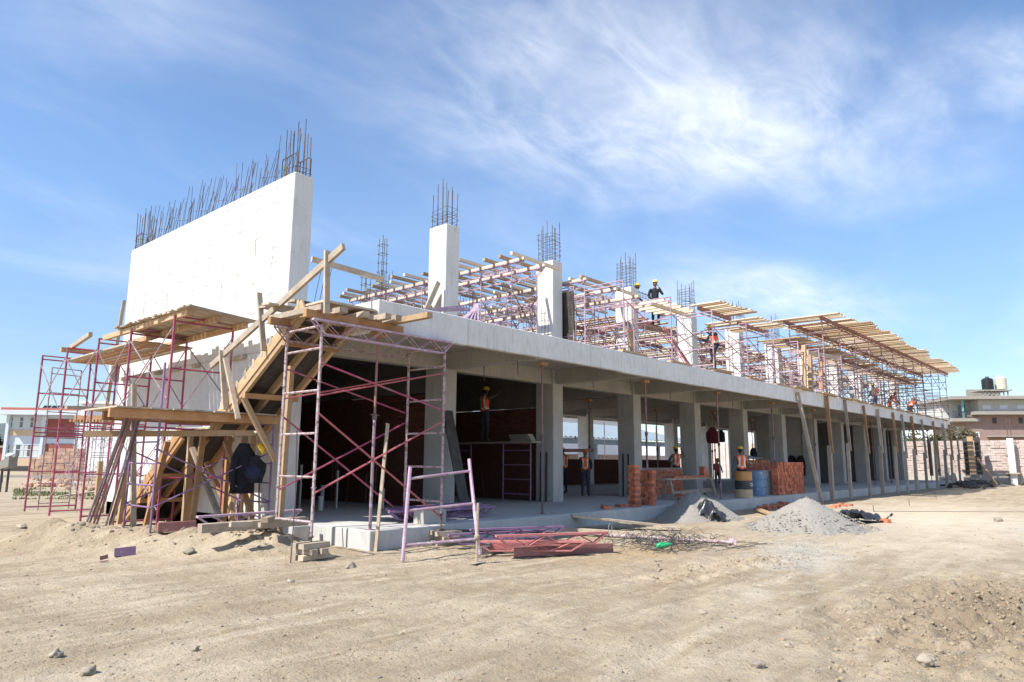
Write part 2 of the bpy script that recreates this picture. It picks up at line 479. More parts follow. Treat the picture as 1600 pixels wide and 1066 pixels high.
# ------------------------------------------------------------------ mesh helpers
class MB:
    def __init__(s):
        s.v = []; s.f = []; s.m = []; s.mi = 0

    def add(s, verts, faces):
        b = len(s.v)
        s.v += [tuple(p) for p in verts]
        s.f += [tuple(b + i for i in f) for f in faces]
        s.m += [s.mi] * len(faces)
        return s

    def box(s, x0, y0, z0, x1, y1, z1):
        return s.add([(x0, y0, z0), (x1, y0, z0), (x1, y1, z0), (x0, y1, z0), (x0, y0, z1), (x1, y0, z1), (x1, y1, z1), (x0, y1, z1)],
                     [(0, 3, 2, 1), (4, 5, 6, 7), (0, 1, 5, 4), (1, 2, 6, 5), (2, 3, 7, 6), (3, 0, 4, 7)])

    def bar(s, a, b, w, h, up=(0, 0, 1), jit=0.0):
        """rectangular bar from a to b, w wide (sideways) and h high"""
        a = Vector(a); b = Vector(b); d = (b - a).normalized(); u = Vector(up)
        sd_ = d.cross(u)
        if sd_.length < 1e-4:
            sd_ = d.cross(Vector((1, 0, 0)))
        sd_.normalize(); u = sd_.cross(d).normalized()
        pts = []
        for p in (a, b):
            for i, j in ((-1, -1), (1, -1), (1, 1), (-1, 1)):
                pts.append(p + sd_ * (i * w / 2) + u * (j * h / 2) + (Vector((R_.uniform(-jit, jit), R_.uniform(-jit, jit), R_.uniform(-jit, jit))) if jit else Vector()))
        return s.add(pts, [(3, 2, 1, 0), (4, 5, 6, 7), (0, 1, 5, 4), (1, 2, 6, 5), (2, 3, 7, 6), (3, 0, 4, 7)])

    def tube(s, pts, r, n=6, r2=None, cap=True):
        pts = [Vector(p) for p in pts]
        k = len(pts)
        rings = []
        ref = None
        for i, p in enumerate(pts):
            d = (pts[min(i + 1, k - 1)] - pts[max(i - 1, 0)]).normalized()
            if ref is None:
                ref = d.cross(Vector((0, 0, 1)))
                if ref.length < 1e-3:
                    ref = d.cross(Vector((1, 0, 0)))
            ref = (ref - d * ref.dot(d)).normalized()
            q = d.cross(ref)
            rr = r if r2 is None else r + (r2 - r) * i / max(1, k - 1)
            if isinstance(r, (list, tuple)):
                rr = r[i]
            rings.append([p + (ref * math.cos(2 * math.pi * j / n) + q * math.sin(2 * math.pi * j / n)) * rr for j in range(n)])
        vs_ = [p for rg in rings for p in rg]
        fs = []
        for i in range(k - 1):
            for j in range(n):
                a = i * n + j; b = i * n + (j + 1) % n
                fs.append((a, a + n, b + n, b))
        if cap:
            fs.append(tuple(range(n)))
            fs.append(tuple((k - 1) * n + j for j in reversed(range(n))))
        return s.add(vs_, fs)

    def lathe(s, prof, c=(0, 0, 0), n=20):
        c = Vector(c)
        vs_ = [c + Vector((r * math.cos(2 * math.pi * j / n), r * math.sin(2 * math.pi * j / n), z)) for r, z in prof for j in range(n)]
        fs = []
        for i in range(len(prof) - 1):
            for j in range(n):
                a = i * n + j; b = i * n + (j + 1) % n
                fs.append((a, b, b + n, a + n))
        fs.append(tuple(reversed(range(n))))
        fs.append(tuple((len(prof) - 1) * n + j for j in range(n)))
        return s.add(vs_, fs)

    def blob(s, c, r, seed=0, sub=2, jag=0.25, flat=1.0):
        base = ICO[sub]
        c = Vector(c)
        rr = Vector(r) if not isinstance(r, (int, float)) else Vector((r, r, r))
        vs_ = []
        for p in base[0]:
            k = 1 + jag * noise.noise(p * 1.7 + Vector((seed * 3.1, seed * 1.7, seed)))
            vs_.append(c + Vector((p.x * rr.x * k, p.y * rr.y * k, p.z * rr.z * k * flat)))
        return s.add(vs_, base[1])

    def mesh(s, name, mats, smooth=False, org=None):
        me = bpy.data.meshes.new(name)
        v = s.v
        if org is not None:
            v = [(p[0] - org[0], p[1] - org[1], p[2] - org[2]) for p in v]
        me.from_pydata(v, [], s.f)
        for m in (mats if isinstance(mats, (list, tuple)) else [mats]):
            me.materials.append(MATS[m] if isinstance(m, str) else m)
        me.polygons.foreach_set('material_index', s.m)
        if smooth:
            me.polygons.foreach_set('use_smooth', [True] * len(me.polygons))
        me.update()
        return me

    def build(s, name, mats, parent=None, smooth=False, world=False, bevel=0.0):
        """world=True: vertices are world coordinates and are stored relative to the parent (or to the object's own base)"""
        org = None
        if world:
            if parent is not None:
                org = root_loc(parent)
            else:
                a = np.array(s.v)
                org = ((a[:, 0].min() + a[:, 0].max()) / 2, (a[:, 1].min() + a[:, 1].max()) / 2, a[:, 2].min())
        me = s.mesh(name, mats, smooth, org)
        o = bpy.data.objects.new(name, me)
        COL.objects.link(o)
        if parent is not None:
            o.parent = parent
        elif org is not None:
            o.location = org
        if bevel:
            md = o.modifiers.new('bevel', 'BEVEL')
            md.width = bevel; md.segments = 1; md.limit_method = 'ANGLE'
        return o


def _ico(sub):
    bm = bmesh.new()
    bmesh.ops.create_icosphere(bm, subdivisions=sub, radius=1)
    r = ([v.co.copy() for v in bm.verts], [tuple(v.index for v in f.verts) for f in bm.faces])
    bm.free()
    return r


ICO = {1: _ico(1), 2: _ico(2), 3: _ico(3)}


def root_loc(o):
    v = Vector((0, 0, 0))
    while o is not None:
        v = v + o.location
        o = o.parent
    return v


def tag(o, label, cat, group=None, kind=None):
    o['label'] = label
    o['category'] = cat
    if group:
        o['group'] = group
    if kind:
        o['kind'] = kind
    return o


def thing(name, label, cat, loc=(0, 0, 0), rz=0.0, group=None):
    o = bpy.data.objects.new(name, None)
    o.empty_display_size = 0.2
    COL.objects.link(o)
    o.location = loc
    o.rotation_euler = (0, 0, rz)
    return tag(o, label, cat, group)


def struct(o, kind='structure'):
    o['kind'] = kind
    return o


def inst(me, parent, name, loc=(0, 0, 0), rot=(0, 0, 0)):
    o = bpy.data.objects.new(name, me)
    COL.objects.link(o)
    o.parent = parent
    o.location = loc
    o.rotation_euler = rot
    return o


def dup(root, loc, rz, label, group=None):
    """copy of a thing with copies of its parts and sub-parts"""
    r = root.copy(); COL.objects.link(r)
    r.location = loc; r.rotation_euler = (0, 0, rz); r['label'] = label
    if group:
        r['group'] = group
    for ch in list(root.children):
        c = ch.copy(); COL.objects.link(c); c.parent = r
        for g in list(ch.children):
            d = g.copy(); COL.objects.link(d); d.parent = c
    return r


ORD = ['first', 'second', 'third', 'fourth', 'fifth', 'sixth', 'seventh', 'eighth', 'ninth', 'tenth', 'eleventh', 'twelfth', 'thirteenth', 'fourteenth', 'fifteenth', 'sixteenth', 'seventeenth', 'eighteenth', 'nineteenth', 'twentieth',
       'twenty-first', 'twenty-second', 'twenty-third', 'twenty-fourth', 'twenty-fifth']

# ------------------------------------------------------------------ ground
def seg_d(x, y, ax, ay, bx, by):
    dx, dy = bx - ax, by - ay
    t = max(0, min(1, ((x - ax) * dx + (y - ay) * dy) / (dx * dx + dy * dy)))
    return math.hypot(x - ax - t * dx, y - ay - t * dy)


def gh(x, y):
    z = 0.035 * noise.noise(Vector((x * 0.35, y * 0.35, 0.3)))
    if abs(x) > 60 or abs(y) > 60:
        return z
    near = max(0.0, 1 - math.hypot(x + 2, y + 4) / 26)
    z += near * (0.030 * noise.noise(Vector((x * 1.3, y * 1.3, 4))) + 0.020 * noise.noise(Vector((x * 4.1, y * 4.1, 8))) + 0.010 * abs(noise.noise(Vector((x * 9.3, y * 9.3, 3)))))
    # wheel ruts
    for off in (0.0, 1.6):
        rd = abs((y + 6.2 + off) - 0.33 * x - 0.25 * math.sin(x * .35))
        z -= near * 0.035 * math.exp(-(rd / .17) ** 2) - near * 0.018 * math.exp(-((rd - .33) / .12) ** 2)
    # loose earth thrown up along the foot of the stair
    d = seg_d(x, y, -3.6, 4.6, -1.3, 1.15)
    z += 0.34 * math.exp(-(d / 0.75) ** 2) * (1 + 0.35 * noise.noise(Vector((x * 2.1, y * 2.1, 2))) + 0.12 * noise.noise(Vector((x * 7, y * 7, 1))))
    d = seg_d(x, y, -3.9, 8.5, -3.6, 4.6)
    z += 0.12 * math.exp(-(d / 0.6) ** 2)
    # churned, clodded soil at the right front
    d = math.hypot((x - 1.5) / 2.7, (y + 9.05) / 1.15)
    k = max(0.0, min(1.0, 1.5 - d))
    d2 = seg_d(x, y, 1.2, -5.1, 3.6, -5.6)
    k2 = 0.6 * math.exp(-(d2 / 0.45) ** 2)
    kk = max(k, k2)
    if kk > 0:
        t = abs(noise.noise(Vector((x * 3.3, y * 3.3, 11)))) + 0.7 * abs(noise.noise(Vector((x * 7.7, y * 7.7, 12)))) + 0.55 * (0.55 - min(1, noise.voronoi(Vector((x * 9, y * 9, 2)))[0][0])) + 0.3 * (0.55 - min(1, noise.voronoi(Vector((x * 19, y * 19, 5)))[0][0]))
        z += kk * (0.16 * t - 0.05)
        z += k * 0.05 * math.sin(2.2 * (x * 0.55 + y * 1.0) * 2)
    return z


def ground_material():
    m = bpy.data.materials.new('dry sandy soil')
    m.use_nodes = True
    t = m.node_tree
    L = t.links
    b = t.nodes['Principled BSDF']
    b.inputs['Roughness'].default_value = 0.97
    b.inputs['Specular IOR Level'].default_value = 0.2
    tc = N(t, 'ShaderNodeTexCoord')
    v = tc.outputs['Object']

    def nz(scale, det=6, ro=0.6, st=(1, 1, 1), rot=0, dist=0.0):
        mp = N(t, 'ShaderNodeMapping')
        mp.inputs['Scale'].default_value = st
        mp.inputs['Rotation'].default_value = (0, 0, rad(rot))
        L.new(v, mp.inputs[0])
        n = N(t, 'ShaderNodeTexNoise')
        n.inputs['Scale'].default_value = scale
        n.inputs['Detail'].default_value = det
        n.inputs['Roughness'].default_value = ro
        n.inputs['Distortion'].default_value = dist
        L.new(mp.outputs[0], n.inputs['Vector'])
        return n.outputs['Fac']

    def rng(s, a, c, lo=0.0, hi=1.0):
        r = N(t, 'ShaderNodeMapRange')
        r.inputs['From Min'].default_value = a
        r.inputs['From Max'].default_value = c
        r.inputs['To Min'].default_value = lo
        r.inputs['To Max'].default_value = hi
        L.new(s, r.inputs['Value'])
        return r.outputs[0]

    def mix(fac, A, B):
        x = N(t, 'ShaderNodeMix', data_type='RGBA')
        L.new(fac, x.inputs['Factor'])
        for k, c in (('A', A), ('B', B)):
            if isinstance(c, tuple):
                x.inputs[k].default_value = (*c, 1)
            else:
                L.new(c, x.inputs[k])
        return x.outputs['Result']

    def patch(cx, cy, rx, ry, rot, soft=0.6):
        """soft-edged patch of other soil at a place on the site"""
        mp = N(t, 'ShaderNodeMapping')
        mp.vector_type = 'TEXTURE'
        mp.inputs['Location'].default_value = (cx, cy, 0)
        mp.inputs['Rotation'].default_value = (0, 0, rad(rot))
        mp.inputs['Scale'].default_value = (rx, ry, 1000)
        L.new(v, mp.inputs[0])
        ln = N(t, 'ShaderNodeVectorMath', operation='LENGTH')
        L.new(mp.outputs[0], ln.inputs[0])
        w = N(t, 'ShaderNodeMath', operation='MULTIPLY_ADD')
        L.new(rag, w.inputs[0]); w.inputs[1].default_value = 1.5
        L.new(ln.outputs['Value'], w.inputs[2])
        return rng(w.outputs[0], 1.75, 1.75 - soft)
    rag = nz(1.6, 8, 0.65)
    col = mix(rng(nz(0.5, 7, 0.65, (1, 1, 1), 0, .5), 0.42, 0.58), (0.377, 0.303, 0.208), (0.470, 0.389, 0.278))
    col = mix(rng(nz(1.1, 9, 0.7, (0.6, 1.5, 1), 30, 0.6), 0.50, 0.74, 0, 0.7), col, (0.323, 0.245, 0.156))
    col = mix(rng(nz(0.8, 9, 0.68, (1.0, 0.5, 1), -15, 0.4), 0.53, 0.70, 0, 0.8), col, (0.538, 0.454, 0.332))
    col = mix(rng(nz(1.2, 8, 0.65, (0.28, 1.7, 1), 20, 0.5), 0.50, 0.64, 0, 0.7), col, (0.307, 0.238, 0.156))
    col = mix(rng(nz(1.6, 8, 0.65, (0.25, 1.9, 1), 14, 0.7), 0.50, 0.63, 0, 0.8), col, (0.554, 0.468, 0.348))
    col = mix(patch(3.6, -3.4, 2.6, 1.0, 12), col, (0.446, 0.329, 0.199))
    col = mix(patch(5.2, -5.6, 3.2, 0.9, 20), col, (0.477, 0.436, 0.367))
    col = mix(patch(13.0, -9.0, 6.0, 2.0, 25), col, (0.477, 0.432, 0.358))
    col = mix(patch(16.0, -5.5, 13.0, 4.6, 8, 1.0), col, (0.683, 0.583, 0.442))
    col = mix(patch(0.9, -6.6, 0.75, 0.35, 15, 1.1), col, (0.569, 0.505, 0.398))
    col = mix(patch(10.4, -4.1, 3.4, 2.2, 0, 0.9), col, (0.431, 0.381, 0.302))
    col = mix(patch(1.6, -8.8, 3.4, 1.5, 0, 0.9), col, (0.261, 0.205, 0.140))
    # grains
    vo = N(t, 'ShaderNodeTexVoronoi')
    vo.inputs['Scale'].default_value = 42
    L.new(v, vo.inputs['Vector'])
    vc = N(t, 'ShaderNodeSeparateXYZ')
    L.new(vo.outputs['Color'], vc.inputs[0])
    pebble = rng(vc.outputs['X'], 0.94, 0.96)
    ds = rng(vo.outputs['Distance'], 0.25, 0.4, 1, 0)
    pm = N(t, 'ShaderNodeMath', operation='MULTIPLY')
    L.new(pebble, pm.inputs[0]); L.new(ds, pm.inputs[1])
    col = mix(pm.outputs[0], col, mix(vc.outputs['Y'], (0.184, 0.147, 0.105), (0.462, 0.410, 0.332)))
    fine = nz(70, 4, 0.7)
    col = mix(rng(fine, 0.42, 0.6, 0.0, 0.25), col, (0.276, 0.209, 0.132))
    L.new(col, b.inputs['Base Color'])
    h1 = nz(4.0, 9, 0.66, dist=0.2)
    h2 = nz(38, 5, 0.7)
    hh = N(t, 'ShaderNodeMath', operation='MULTIPLY_ADD')
    hh.inputs[1].default_value = 0.28
    L.new(h2, hh.inputs[0]); L.new(h1, hh.inputs[2])
    h3 = N(t, 'ShaderNodeMath', operation='MULTIPLY_ADD')
    h3.inputs[1].default_value = 0.18
    L.new(pm.outputs[0], h3.inputs[0]); L.new(hh.outputs[0], h3.inputs[2])
    bp = N(t, 'ShaderNodeBump')
    bp.inputs['Strength'].default_value = 1.0
    bp.inputs['Distance'].default_value = 0.09
    L.new(h3.outputs[0], bp.inputs['Height'])
    L.new(bp.outputs[0], b.inputs['Normal'])
    MATS['soil'] = m


ground_material()


def axis_coords(lo, hi, step, outer):
    c = list(np.arange(lo, hi + 1e-6, step))
    s = step
    while c[-1] < outer:
        s *= 1.16
        c.append(c[-1] + s)
    s = step
    while c[0] > -outer:
        s *= 1.16
        c.insert(0, c[0] - s)
    return c


gx = axis_coords(-8.2, 12.5, 0.085, 2600)
gy = axis_coords(-10.5, 7.5, 0.085, 2600)
gx = sorted([v for v in gx if not -1.9 < v < 4.9] + list(np.arange(-1.88, 4.9, 0.032)))
gy = sorted([v for v in gy if not -10.3 < v < -7.3] + list(np.arange(-10.29, -7.31, 0.032)))
gv = [(x, y, gh(x, y)) for y in gy for x in gx]
nx_ = len(gx)
gf = [(j * nx_ + i, j * nx_ + i + 1, (j + 1) * nx_ + i + 1, (j + 1) * nx_ + i) for j in range(len(gy) - 1) for i in range(nx_ - 1)]
g = MB(); g.v = gv; g.f = gf; g.m = [0] * len(gf)
struct(g.build('ground', 'soil', smooth=True))

# far hill behind the school
hb = MB()
hv = []
for i in range(41):
    a = HEAD + rad(75 - i * 2.2)
    hgt = 150 * math.exp(-((i - 9.5) / 5.0) ** 2) + 75 * math.exp(-((i - 22) / 9.0) ** 2) + 18 + 16 * noise.noise(Vector((i * 0.35, 1, 2)))
    for k, (dd, hz) in enumerate(((1500, 0.0), (1750, 0.55), (2050, 0.86), (2400, 1.0), (2800, .8))):
        hv.append((CAM.x + dd * math.cos(a), CAM.y + dd * math.sin(a), -3 + hgt * hz * (1 + .10 * noise.noise(Vector((i * .8, k, 5))))))
hf = [(i * 5 + k, (i + 1) * 5 + k, (i + 1) * 5 + k + 1, i * 5 + k + 1) for i in range(40) for k in range(4)]
hb.add(hv, hf)
struct(hb.build('hills', 'far hill', smooth=True))

# ------------------------------------------------------------------ the unfinished building
BAY = 4.65
NA = 12                       # axes 0..11
XE = 51.2
ZF, ZB, ZS, ZT = 0.35, 3.95, 4.54, 7.97
YF, YB = 3.24, 12.6
bld = thing('concrete_building', 'unfinished two storey concrete frame building with white end wall and bare columns', 'building')

fs = MB()
fs.box(0, 0, -0.3, 4.3, 1.5, ZF)
fs.box(-0.0, 1.503, -0.3, 7.6, YB - .002, ZF - 0.004)
fs.box(4.303, 0.02, -0.3, XE, 1.5, ZF - 0.003)
fs.box(7.603, 1.503, -0.3, XE, YB + 2.6, ZF - 0.005)
fs.box(-0.35, 1.9, -0.3, -0.003, 2.75, ZF - 0.02)
fs.build('floor_slab', 'floor concrete', bld, bevel=0.012)
us = MB()
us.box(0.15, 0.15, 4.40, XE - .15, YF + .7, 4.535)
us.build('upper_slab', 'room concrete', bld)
us = MB()
us.box(0.15, YF + .703, 4.40, XE - .15, YB + 1.2, 4.535)
us.build('upper_slab', 'dark shaded room concrete', bld)  # rear part takes the darkened copy, so room shade sits in its colour
# edge beams, cast in lengths
xs = [0.0, 2.35, 4.1, 8.2, 12.9, 17.0, 21.6, 26.3, 31.0, 36.0, 41.0, 46.0, XE]
for i in range(len(xs) - 1):
    e = MB()
    e.box(xs[i] + (0.002 if i else 0), -0.004 * (i % 2), 3.965 + 0.01 * (i % 3), xs[i + 1] - 0.002, 0.148, ZS - 0.006 * (i % 2))
    e.build('edge_beam', 'fair concrete', bld, bevel=0.01)
e = MB(); e.box(0.0, 0.15, 3.965, 0.148, YF - .003, ZS); e.build('edge_beam', 'pale wall concrete', bld, bevel=0.01)
e = MB(); e.box(XE - .148, 0.15, 3.965, XE, YB, ZS); e.build('edge_beam', 'fair concrete', bld)
e = MB(); e.box(0.15, YB + 1.2, 3.965, XE, YB + 1.35, ZS); e.build('edge_beam', 'fair concrete', bld)
# room beams
for y0 in (YF + .06, YB - .55):
    for k in range(NA - 1):
        e = MB(); e.box(k * BAY + .5, y0, ZB, (k + 1) * BAY - .005, y0 + .3, 4.398)
        e.build('beam', 'room concrete', bld)
for k in range(1, NA):
    x = k * BAY + .1
    e = MB(); e.box(x, .15, ZB + .02, x + .28, YF - .003, 4.397); e.build('beam', 'room concrete', bld)
    e = MB(); e.box(x, YF + .72, ZB + .01, x + .28, YB - .73, 4.397); e.build('beam', 'dark shaded room concrete' if k < 3 else 'room concrete', bld)

for k in range(1, NA):
    for q in range(2):
        b = MB(); yy = .7 + q * 1.2 + R_.uniform(-.2, .2); xx = k * BAY + .13 + q * .2
        b.tube([(xx, yy, ZB + .06), (xx + R_.uniform(-.03, .03), yy, ZB - R_.uniform(.15, .38))], .011, 5); b.build('rebar', 'rebar steel', bld)
# end wall
ew = MB()
ew.box(0, YF, -0.3, 0.5, YB, 3.96)
ew.box(0, YF, 3.964, 0.503, YB, 4.58)
ew.box(0.003, YF + .003, 4.584, 0.5, YB - .003, ZT)
wall = ew.build('end_wall', 'pale wall concrete', bld, bevel=0.015)
# dowel holes and form-tie lines
tie = MB()
for i in range(11):
    y = YF + .75 + i * .8
    for j in range(9):
        z = 4.9 + j * .36
        if R_.random() < .55:
            tie.bar((-.001, y - R_.uniform(.06, .2), z), (-.001, y + R_.uniform(.05, .15), z - R_.uniform(0, .02)), .008, .007)
    for q in range(3):
        za = R_.uniform(4.7, 6.4)
        tie.bar((-.001, y + R_.uniform(-.03, .03), za), (-.001, y + R_.uniform(-.03, .03), za + R_.uniform(.2, 1.5)), .005, .006, (1, 0, 0))
struct(tie.build('form_tie_mark', 'room concrete', wall), 'stuff')
for i in range(8):
    y = 3.7 + i * 1.15
    lg = MB(); lg.bar((-.04, y, 3.9), (-.04, y + R_.uniform(.25, .6), 3.9), .08, .1)
    lg.build('ledger_block', 'weathered timber', wall)


def rebar_mesh(h, lean=(0, 0), r=0.0112, hook=0):
    b = MB()
    pts = [(0, 0, 0), (lean[0] * .5, lean[1] * .5, h * .5), (lean[0] * 1.1, lean[1] * 1.1, h)]
    if hook:
        pts.append((lean[0] * 1.1 + hook, lean[1] * 1.1, h + .02))
    b.tube(pts, r, 5)
    return b.mesh('rebar', 'rebar steel')


def stirrup_mesh(w, d, r=0.006):
    b = MB()
    b.tube([(-w / 2, -d / 2, 0), (w / 2, -d / 2, 0), (w / 2, d / 2, 0), (-w / 2, d / 2, 0), (-w / 2, -d / 2, .004)], r, 4)
    b.tube([(-w / 2, -d / 2, 0), (-w / 2 + .09, -d / 2 + .12, .02)], r, 4)
    return b.mesh('stirrup', 'rebar steel')


RB = [rebar_mesh(h, (lx, ly)) for h, lx, ly in ((1.30, .0, .01), (1.18, .01, 0), (1.42, -.01, .01), (1.05, .02, -.01), (1.25, .0, -.02))]
SHORT = [rebar_mesh(h, (lx, 0), .012) for h, lx in ((.55, 0), (.62, .01))]
# starter bars of the end wall
for i in range(58):
    y = YF + .75 + i * .14 + R_.uniform(-.03, .03)
    for x in (.1, .4):
        if R_.random() < .12:
            continue
        me = rebar_mesh(R_.uniform(.6, 1.2), (R_.uniform(-.05, .12), R_.uniform(-.32, .12)), .0068)
        inst(me, wall, 'rebar', (x, y, ZT - .03))
for i in range(7):
    y = YF + 1.0 + i * 1.2
    b = MB(); b.tube([(.12, y, ZT + .05), (.3, y + .4, ZT + .35), (.2, y + .9, ZT + .42)], .006, 4)
    inst(b.mesh('rebar', 'rebar steel'), wall, 'rebar')
U = MB(); U.tube([(0, 0, 0), (0, 0, .50), (.0, .04, .55), (.0, .42, .55), (.0, .46, .50), (.0, .46, 0)], .013, 6)
UM = U.mesh('rebar', 'rebar steel')


def cage(parent, x0, y0, w, d, z, near=True, hmul=1.0, nst=5):
    pts = []
    for i in range(3):
        for j in range(4):
            if i in (0, 2) or j in (0, 3):
                pts.append((x0 + .06 + i * (w - .12) / 2, y0 + .06 + j * (d - .12) / 3))
    for q, (x, y) in enumerate(pts):
        inst(RB[(q * 3 + int(x)) % 5], parent, 'rebar', (x + R_.uniform(-.012, .012), y + R_.uniform(-.012, .012), z - .05), (0, 0, R_.uniform(0, 6)))
    sm = stirrup_mesh(w - .08, d - .08)
    for q in range(nst):
        inst(sm, parent, 'stirrup', (x0 + w / 2 + R_.uniform(-.03, .03), y0 + d / 2 + R_.uniform(-.03, .03), z + .06 + q * .11 + R_.uniform(-.02, .03)), (R_.uniform(-.12, .12), R_.uniform(-.12, .12), R_.uniform(-.05, .05)))


cage(wall, .02, YF + .02, .46, .62, ZT, nst=2)
for yy in (YF + .05, YF + .25):
    inst(UM, wall, 'rebar', (.08, yy, ZT - .05)); inst(UM, wall, 'rebar', (.42, yy, ZT - .05))
cage(wall, .02, YB - .65, .46, .62, ZT, nst=4)
inst(UM, wall, 'rebar', (.1, YB - .5, ZT - .05)); inst(UM, wall, 'rebar', (.4, YB - .5, ZT - .05))

CW, CDp = 0.5, 0.70
for k in range(1, NA):
    x = k * BAY
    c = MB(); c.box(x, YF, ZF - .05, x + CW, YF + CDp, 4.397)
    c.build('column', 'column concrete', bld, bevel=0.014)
    c = MB(); c.box(x, YF, 4.537, x + CW, YF + CDp, ZT - (0.0 if k < 4 else .12))
    uc = c.build('column', 'pale wall concrete', bld, bevel=0.014)
    cage(uc, x, YF, CW, CDp, ZT - (0.0 if k < 4 else .12), nst=5 if k < 2 else 9)
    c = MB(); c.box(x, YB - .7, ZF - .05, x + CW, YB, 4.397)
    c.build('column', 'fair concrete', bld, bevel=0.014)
    if k > 1:
        c = MB(); c.box(x, YB - .7, 4.537, x + CW, YB, ZT - .1)
        uc = c.build('column', 'pale wall concrete', bld, bevel=0.014)
        cage(uc, x, YB - .7, CW, CDp, ZT - .1, nst=4)
# thin starter cages on the edge beam


def starter(parent, x, y, z, h, w=.12, n=7):
    for i in (0, 1):
        for j in (0, 1):
            inst(rebar_mesh(h * R_.uniform(.92, 1.0), (R_.uniform(-.02, .02), R_.uniform(-.02, .02)), .007), parent, 'rebar', (x + i * w, y + j * w, z - .05))
    sm = stirrup_mesh(w + .03, w + .03, .005)
    for q in range(n):
        inst(sm, parent, 'stirrup', (x + w / 2, y + w / 2, z + .12 + q * h / (n + 1)), (R_.uniform(-.06, .06), R_.uniform(-.06, .06), 0))


starter(bld, .30, .35, ZS, 1.45)
starter(bld, .12, .62, ZS, .75, .12, 4)
starter(bld, 6.35, .25, ZS, 1.55)
starter(bld, 8.35, 1.15, ZS, 1.1)
starter(bld, 3.05, 8.0, ZS, 1.5)
pS = at(852, 525, 'y', 2.7); starter(bld, pS.x, 2.7, ZS, 1.75, .13, 7)
pS = at(738, 490, 'y', 2.9); starter(bld, pS.x, 2.9, ZS, 1.75, .12, 8)
for i in range(3):
    inst(rebar_mesh(1.5, (.22, -.02), .008), bld, 'rebar', (.42 + .09 * i, 2.95 - .06 * i, ZS))
for k in (4, 5, 6, 7):
    starter(bld, k * BAY - .55, 2.2, ZS, 1.25)

# brick infill
BL, BHt, BJ = 0.24, 0.065, 0.012
BRK = {}


def brick_mesh(l, d, h, m):
    key = (l, d, h, m)
    if key not in BRK:
        b = MB(); b.box(0, 0, 0, l, d, h)
        BRK[key] = b.mesh('brick', m)
    return BRK[key]


def brick_wall(parent, o, axis, length, height, depth, m, n_ind, name='brick_wall', far_first=False):
    """bricks in stretcher bond over a recessed mortar core; the n_ind lowest-cost nearest bricks are objects, the rest one mesh"""
    rz = 0 if axis == 'x' else math.pi / 2
    core = MB()
    e = .012
    if axis == 'x':
        core.box(o[0] + e, o[1] + e, o[2], o[0] + length - e, o[1] + depth - e, o[2] + height - .004)
    else:
        core.box(o[0] - depth + e, o[1] + e, o[2], o[0] - e, o[1] + length - e, o[2] + height - .004)
    w = core.build(name, 'dark shaded mortar' if m.startswith('dark') else 'mortar', parent)
    rest = MB()
    nc = int(height / (BHt + BJ)); nb = int(length / (BL + BJ))
    cells = []
    for j in range(nc):
        offs = (j % 2) * (BL + BJ) / 2
        for i in range(nb + 1):
            s = i * (BL + BJ) - offs
            l = BL
            if s < 0:
                l = BL + s; s = 0
            if s + l > length:
                l = length - s
            if l > .05:
                cells.append((s, j * (BHt + BJ) + BJ, l))
    cells.sort(key=lambda c: (-c[0] if far_first else c[0]) * .35 - c[1])
    for q, (s, z, l) in enumerate(cells):
        jit = R_.uniform(-.003, .003)
        p = (o[0] + s, o[1] + jit, o[2] + z) if axis == 'x' else (o[0] + jit, o[1] + s, o[2] + z)
        if q < n_ind and abs(l - BL) < .001:
            inst(brick_mesh(BL, depth, BHt, m), w, 'brick', p, (0, 0, rz))
        elif axis == 'x':
            rest.box(p[0], p[1], p[2], p[0] + l, p[1] + depth, p[2] + BHt)
        else:
            rest.box(p[0] - depth, p[1], p[2], p[0], p[1] + l, p[2] + BHt)
    if rest.v:
        struct(rest.build('brickwork', m, w), 'stuff')
    return w


brick_wall(bld, (4.97, YF + .72, ZF), 'y', 7.9, 3.02, .12, 'dark shaded brick red', 150)
brick_wall(bld, (BAY * 2 + .32, YF + .72, ZF), 'y', 7.9, 2.9, .12, 'dark shaded brick red', 150)
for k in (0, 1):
    brick_wall(bld, (k * BAY + .52, YB - .4, ZF), 'x', BAY - .54, 3.5, .12, 'dark shaded brick red', 0)
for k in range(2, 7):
    brick_wall(bld, (k * BAY + .52, YB - .4, ZF), 'x', BAY - .54, 1.32, .12, 'dark shaded brick red', 100 if k < 5 else 0)
brick_wall(bld, (3 * BAY + .52, YF + .25, ZF), 'x', 3.45, 1.0, .12, 'brick red', 190)
pb = MB(); pb.box(5.0, 4.1, 3.42, 5.06, 11.7, 3.9)
for k in (1, 2):
    b = MB(); b.box(k * BAY + .16, YF + .74, 3.28 if k == 2 else 3.40, k * BAY + .32, YB - .74, 3.955); b.build('lintel_beam', 'dark shaded room concrete', bld)
# back rooms with cast partition walls
for k, y1 in ((7, 6.6), (8, 7.4), (9, 8.0), (10, 9.0), (11, YB - .8)):
    b = MB(); b.box(k * BAY + .1, YF + .74, ZF, k * BAY + .26, y1, 3.955); b.build('partition_wall', 'room concrete' if k == 7 else 'dark shaded room concrete', bld)
for k in (7, 8, 9, 10):
    b = MB(); b.box(k * BAY + 1.6, YF + 1.1, ZF, k * BAY + 1.9, YF + 1.7, 3.955); b.build('partition_wall', 'column concrete', bld)

# ------------------------------------------------------------------ scaffolding
SC = {}


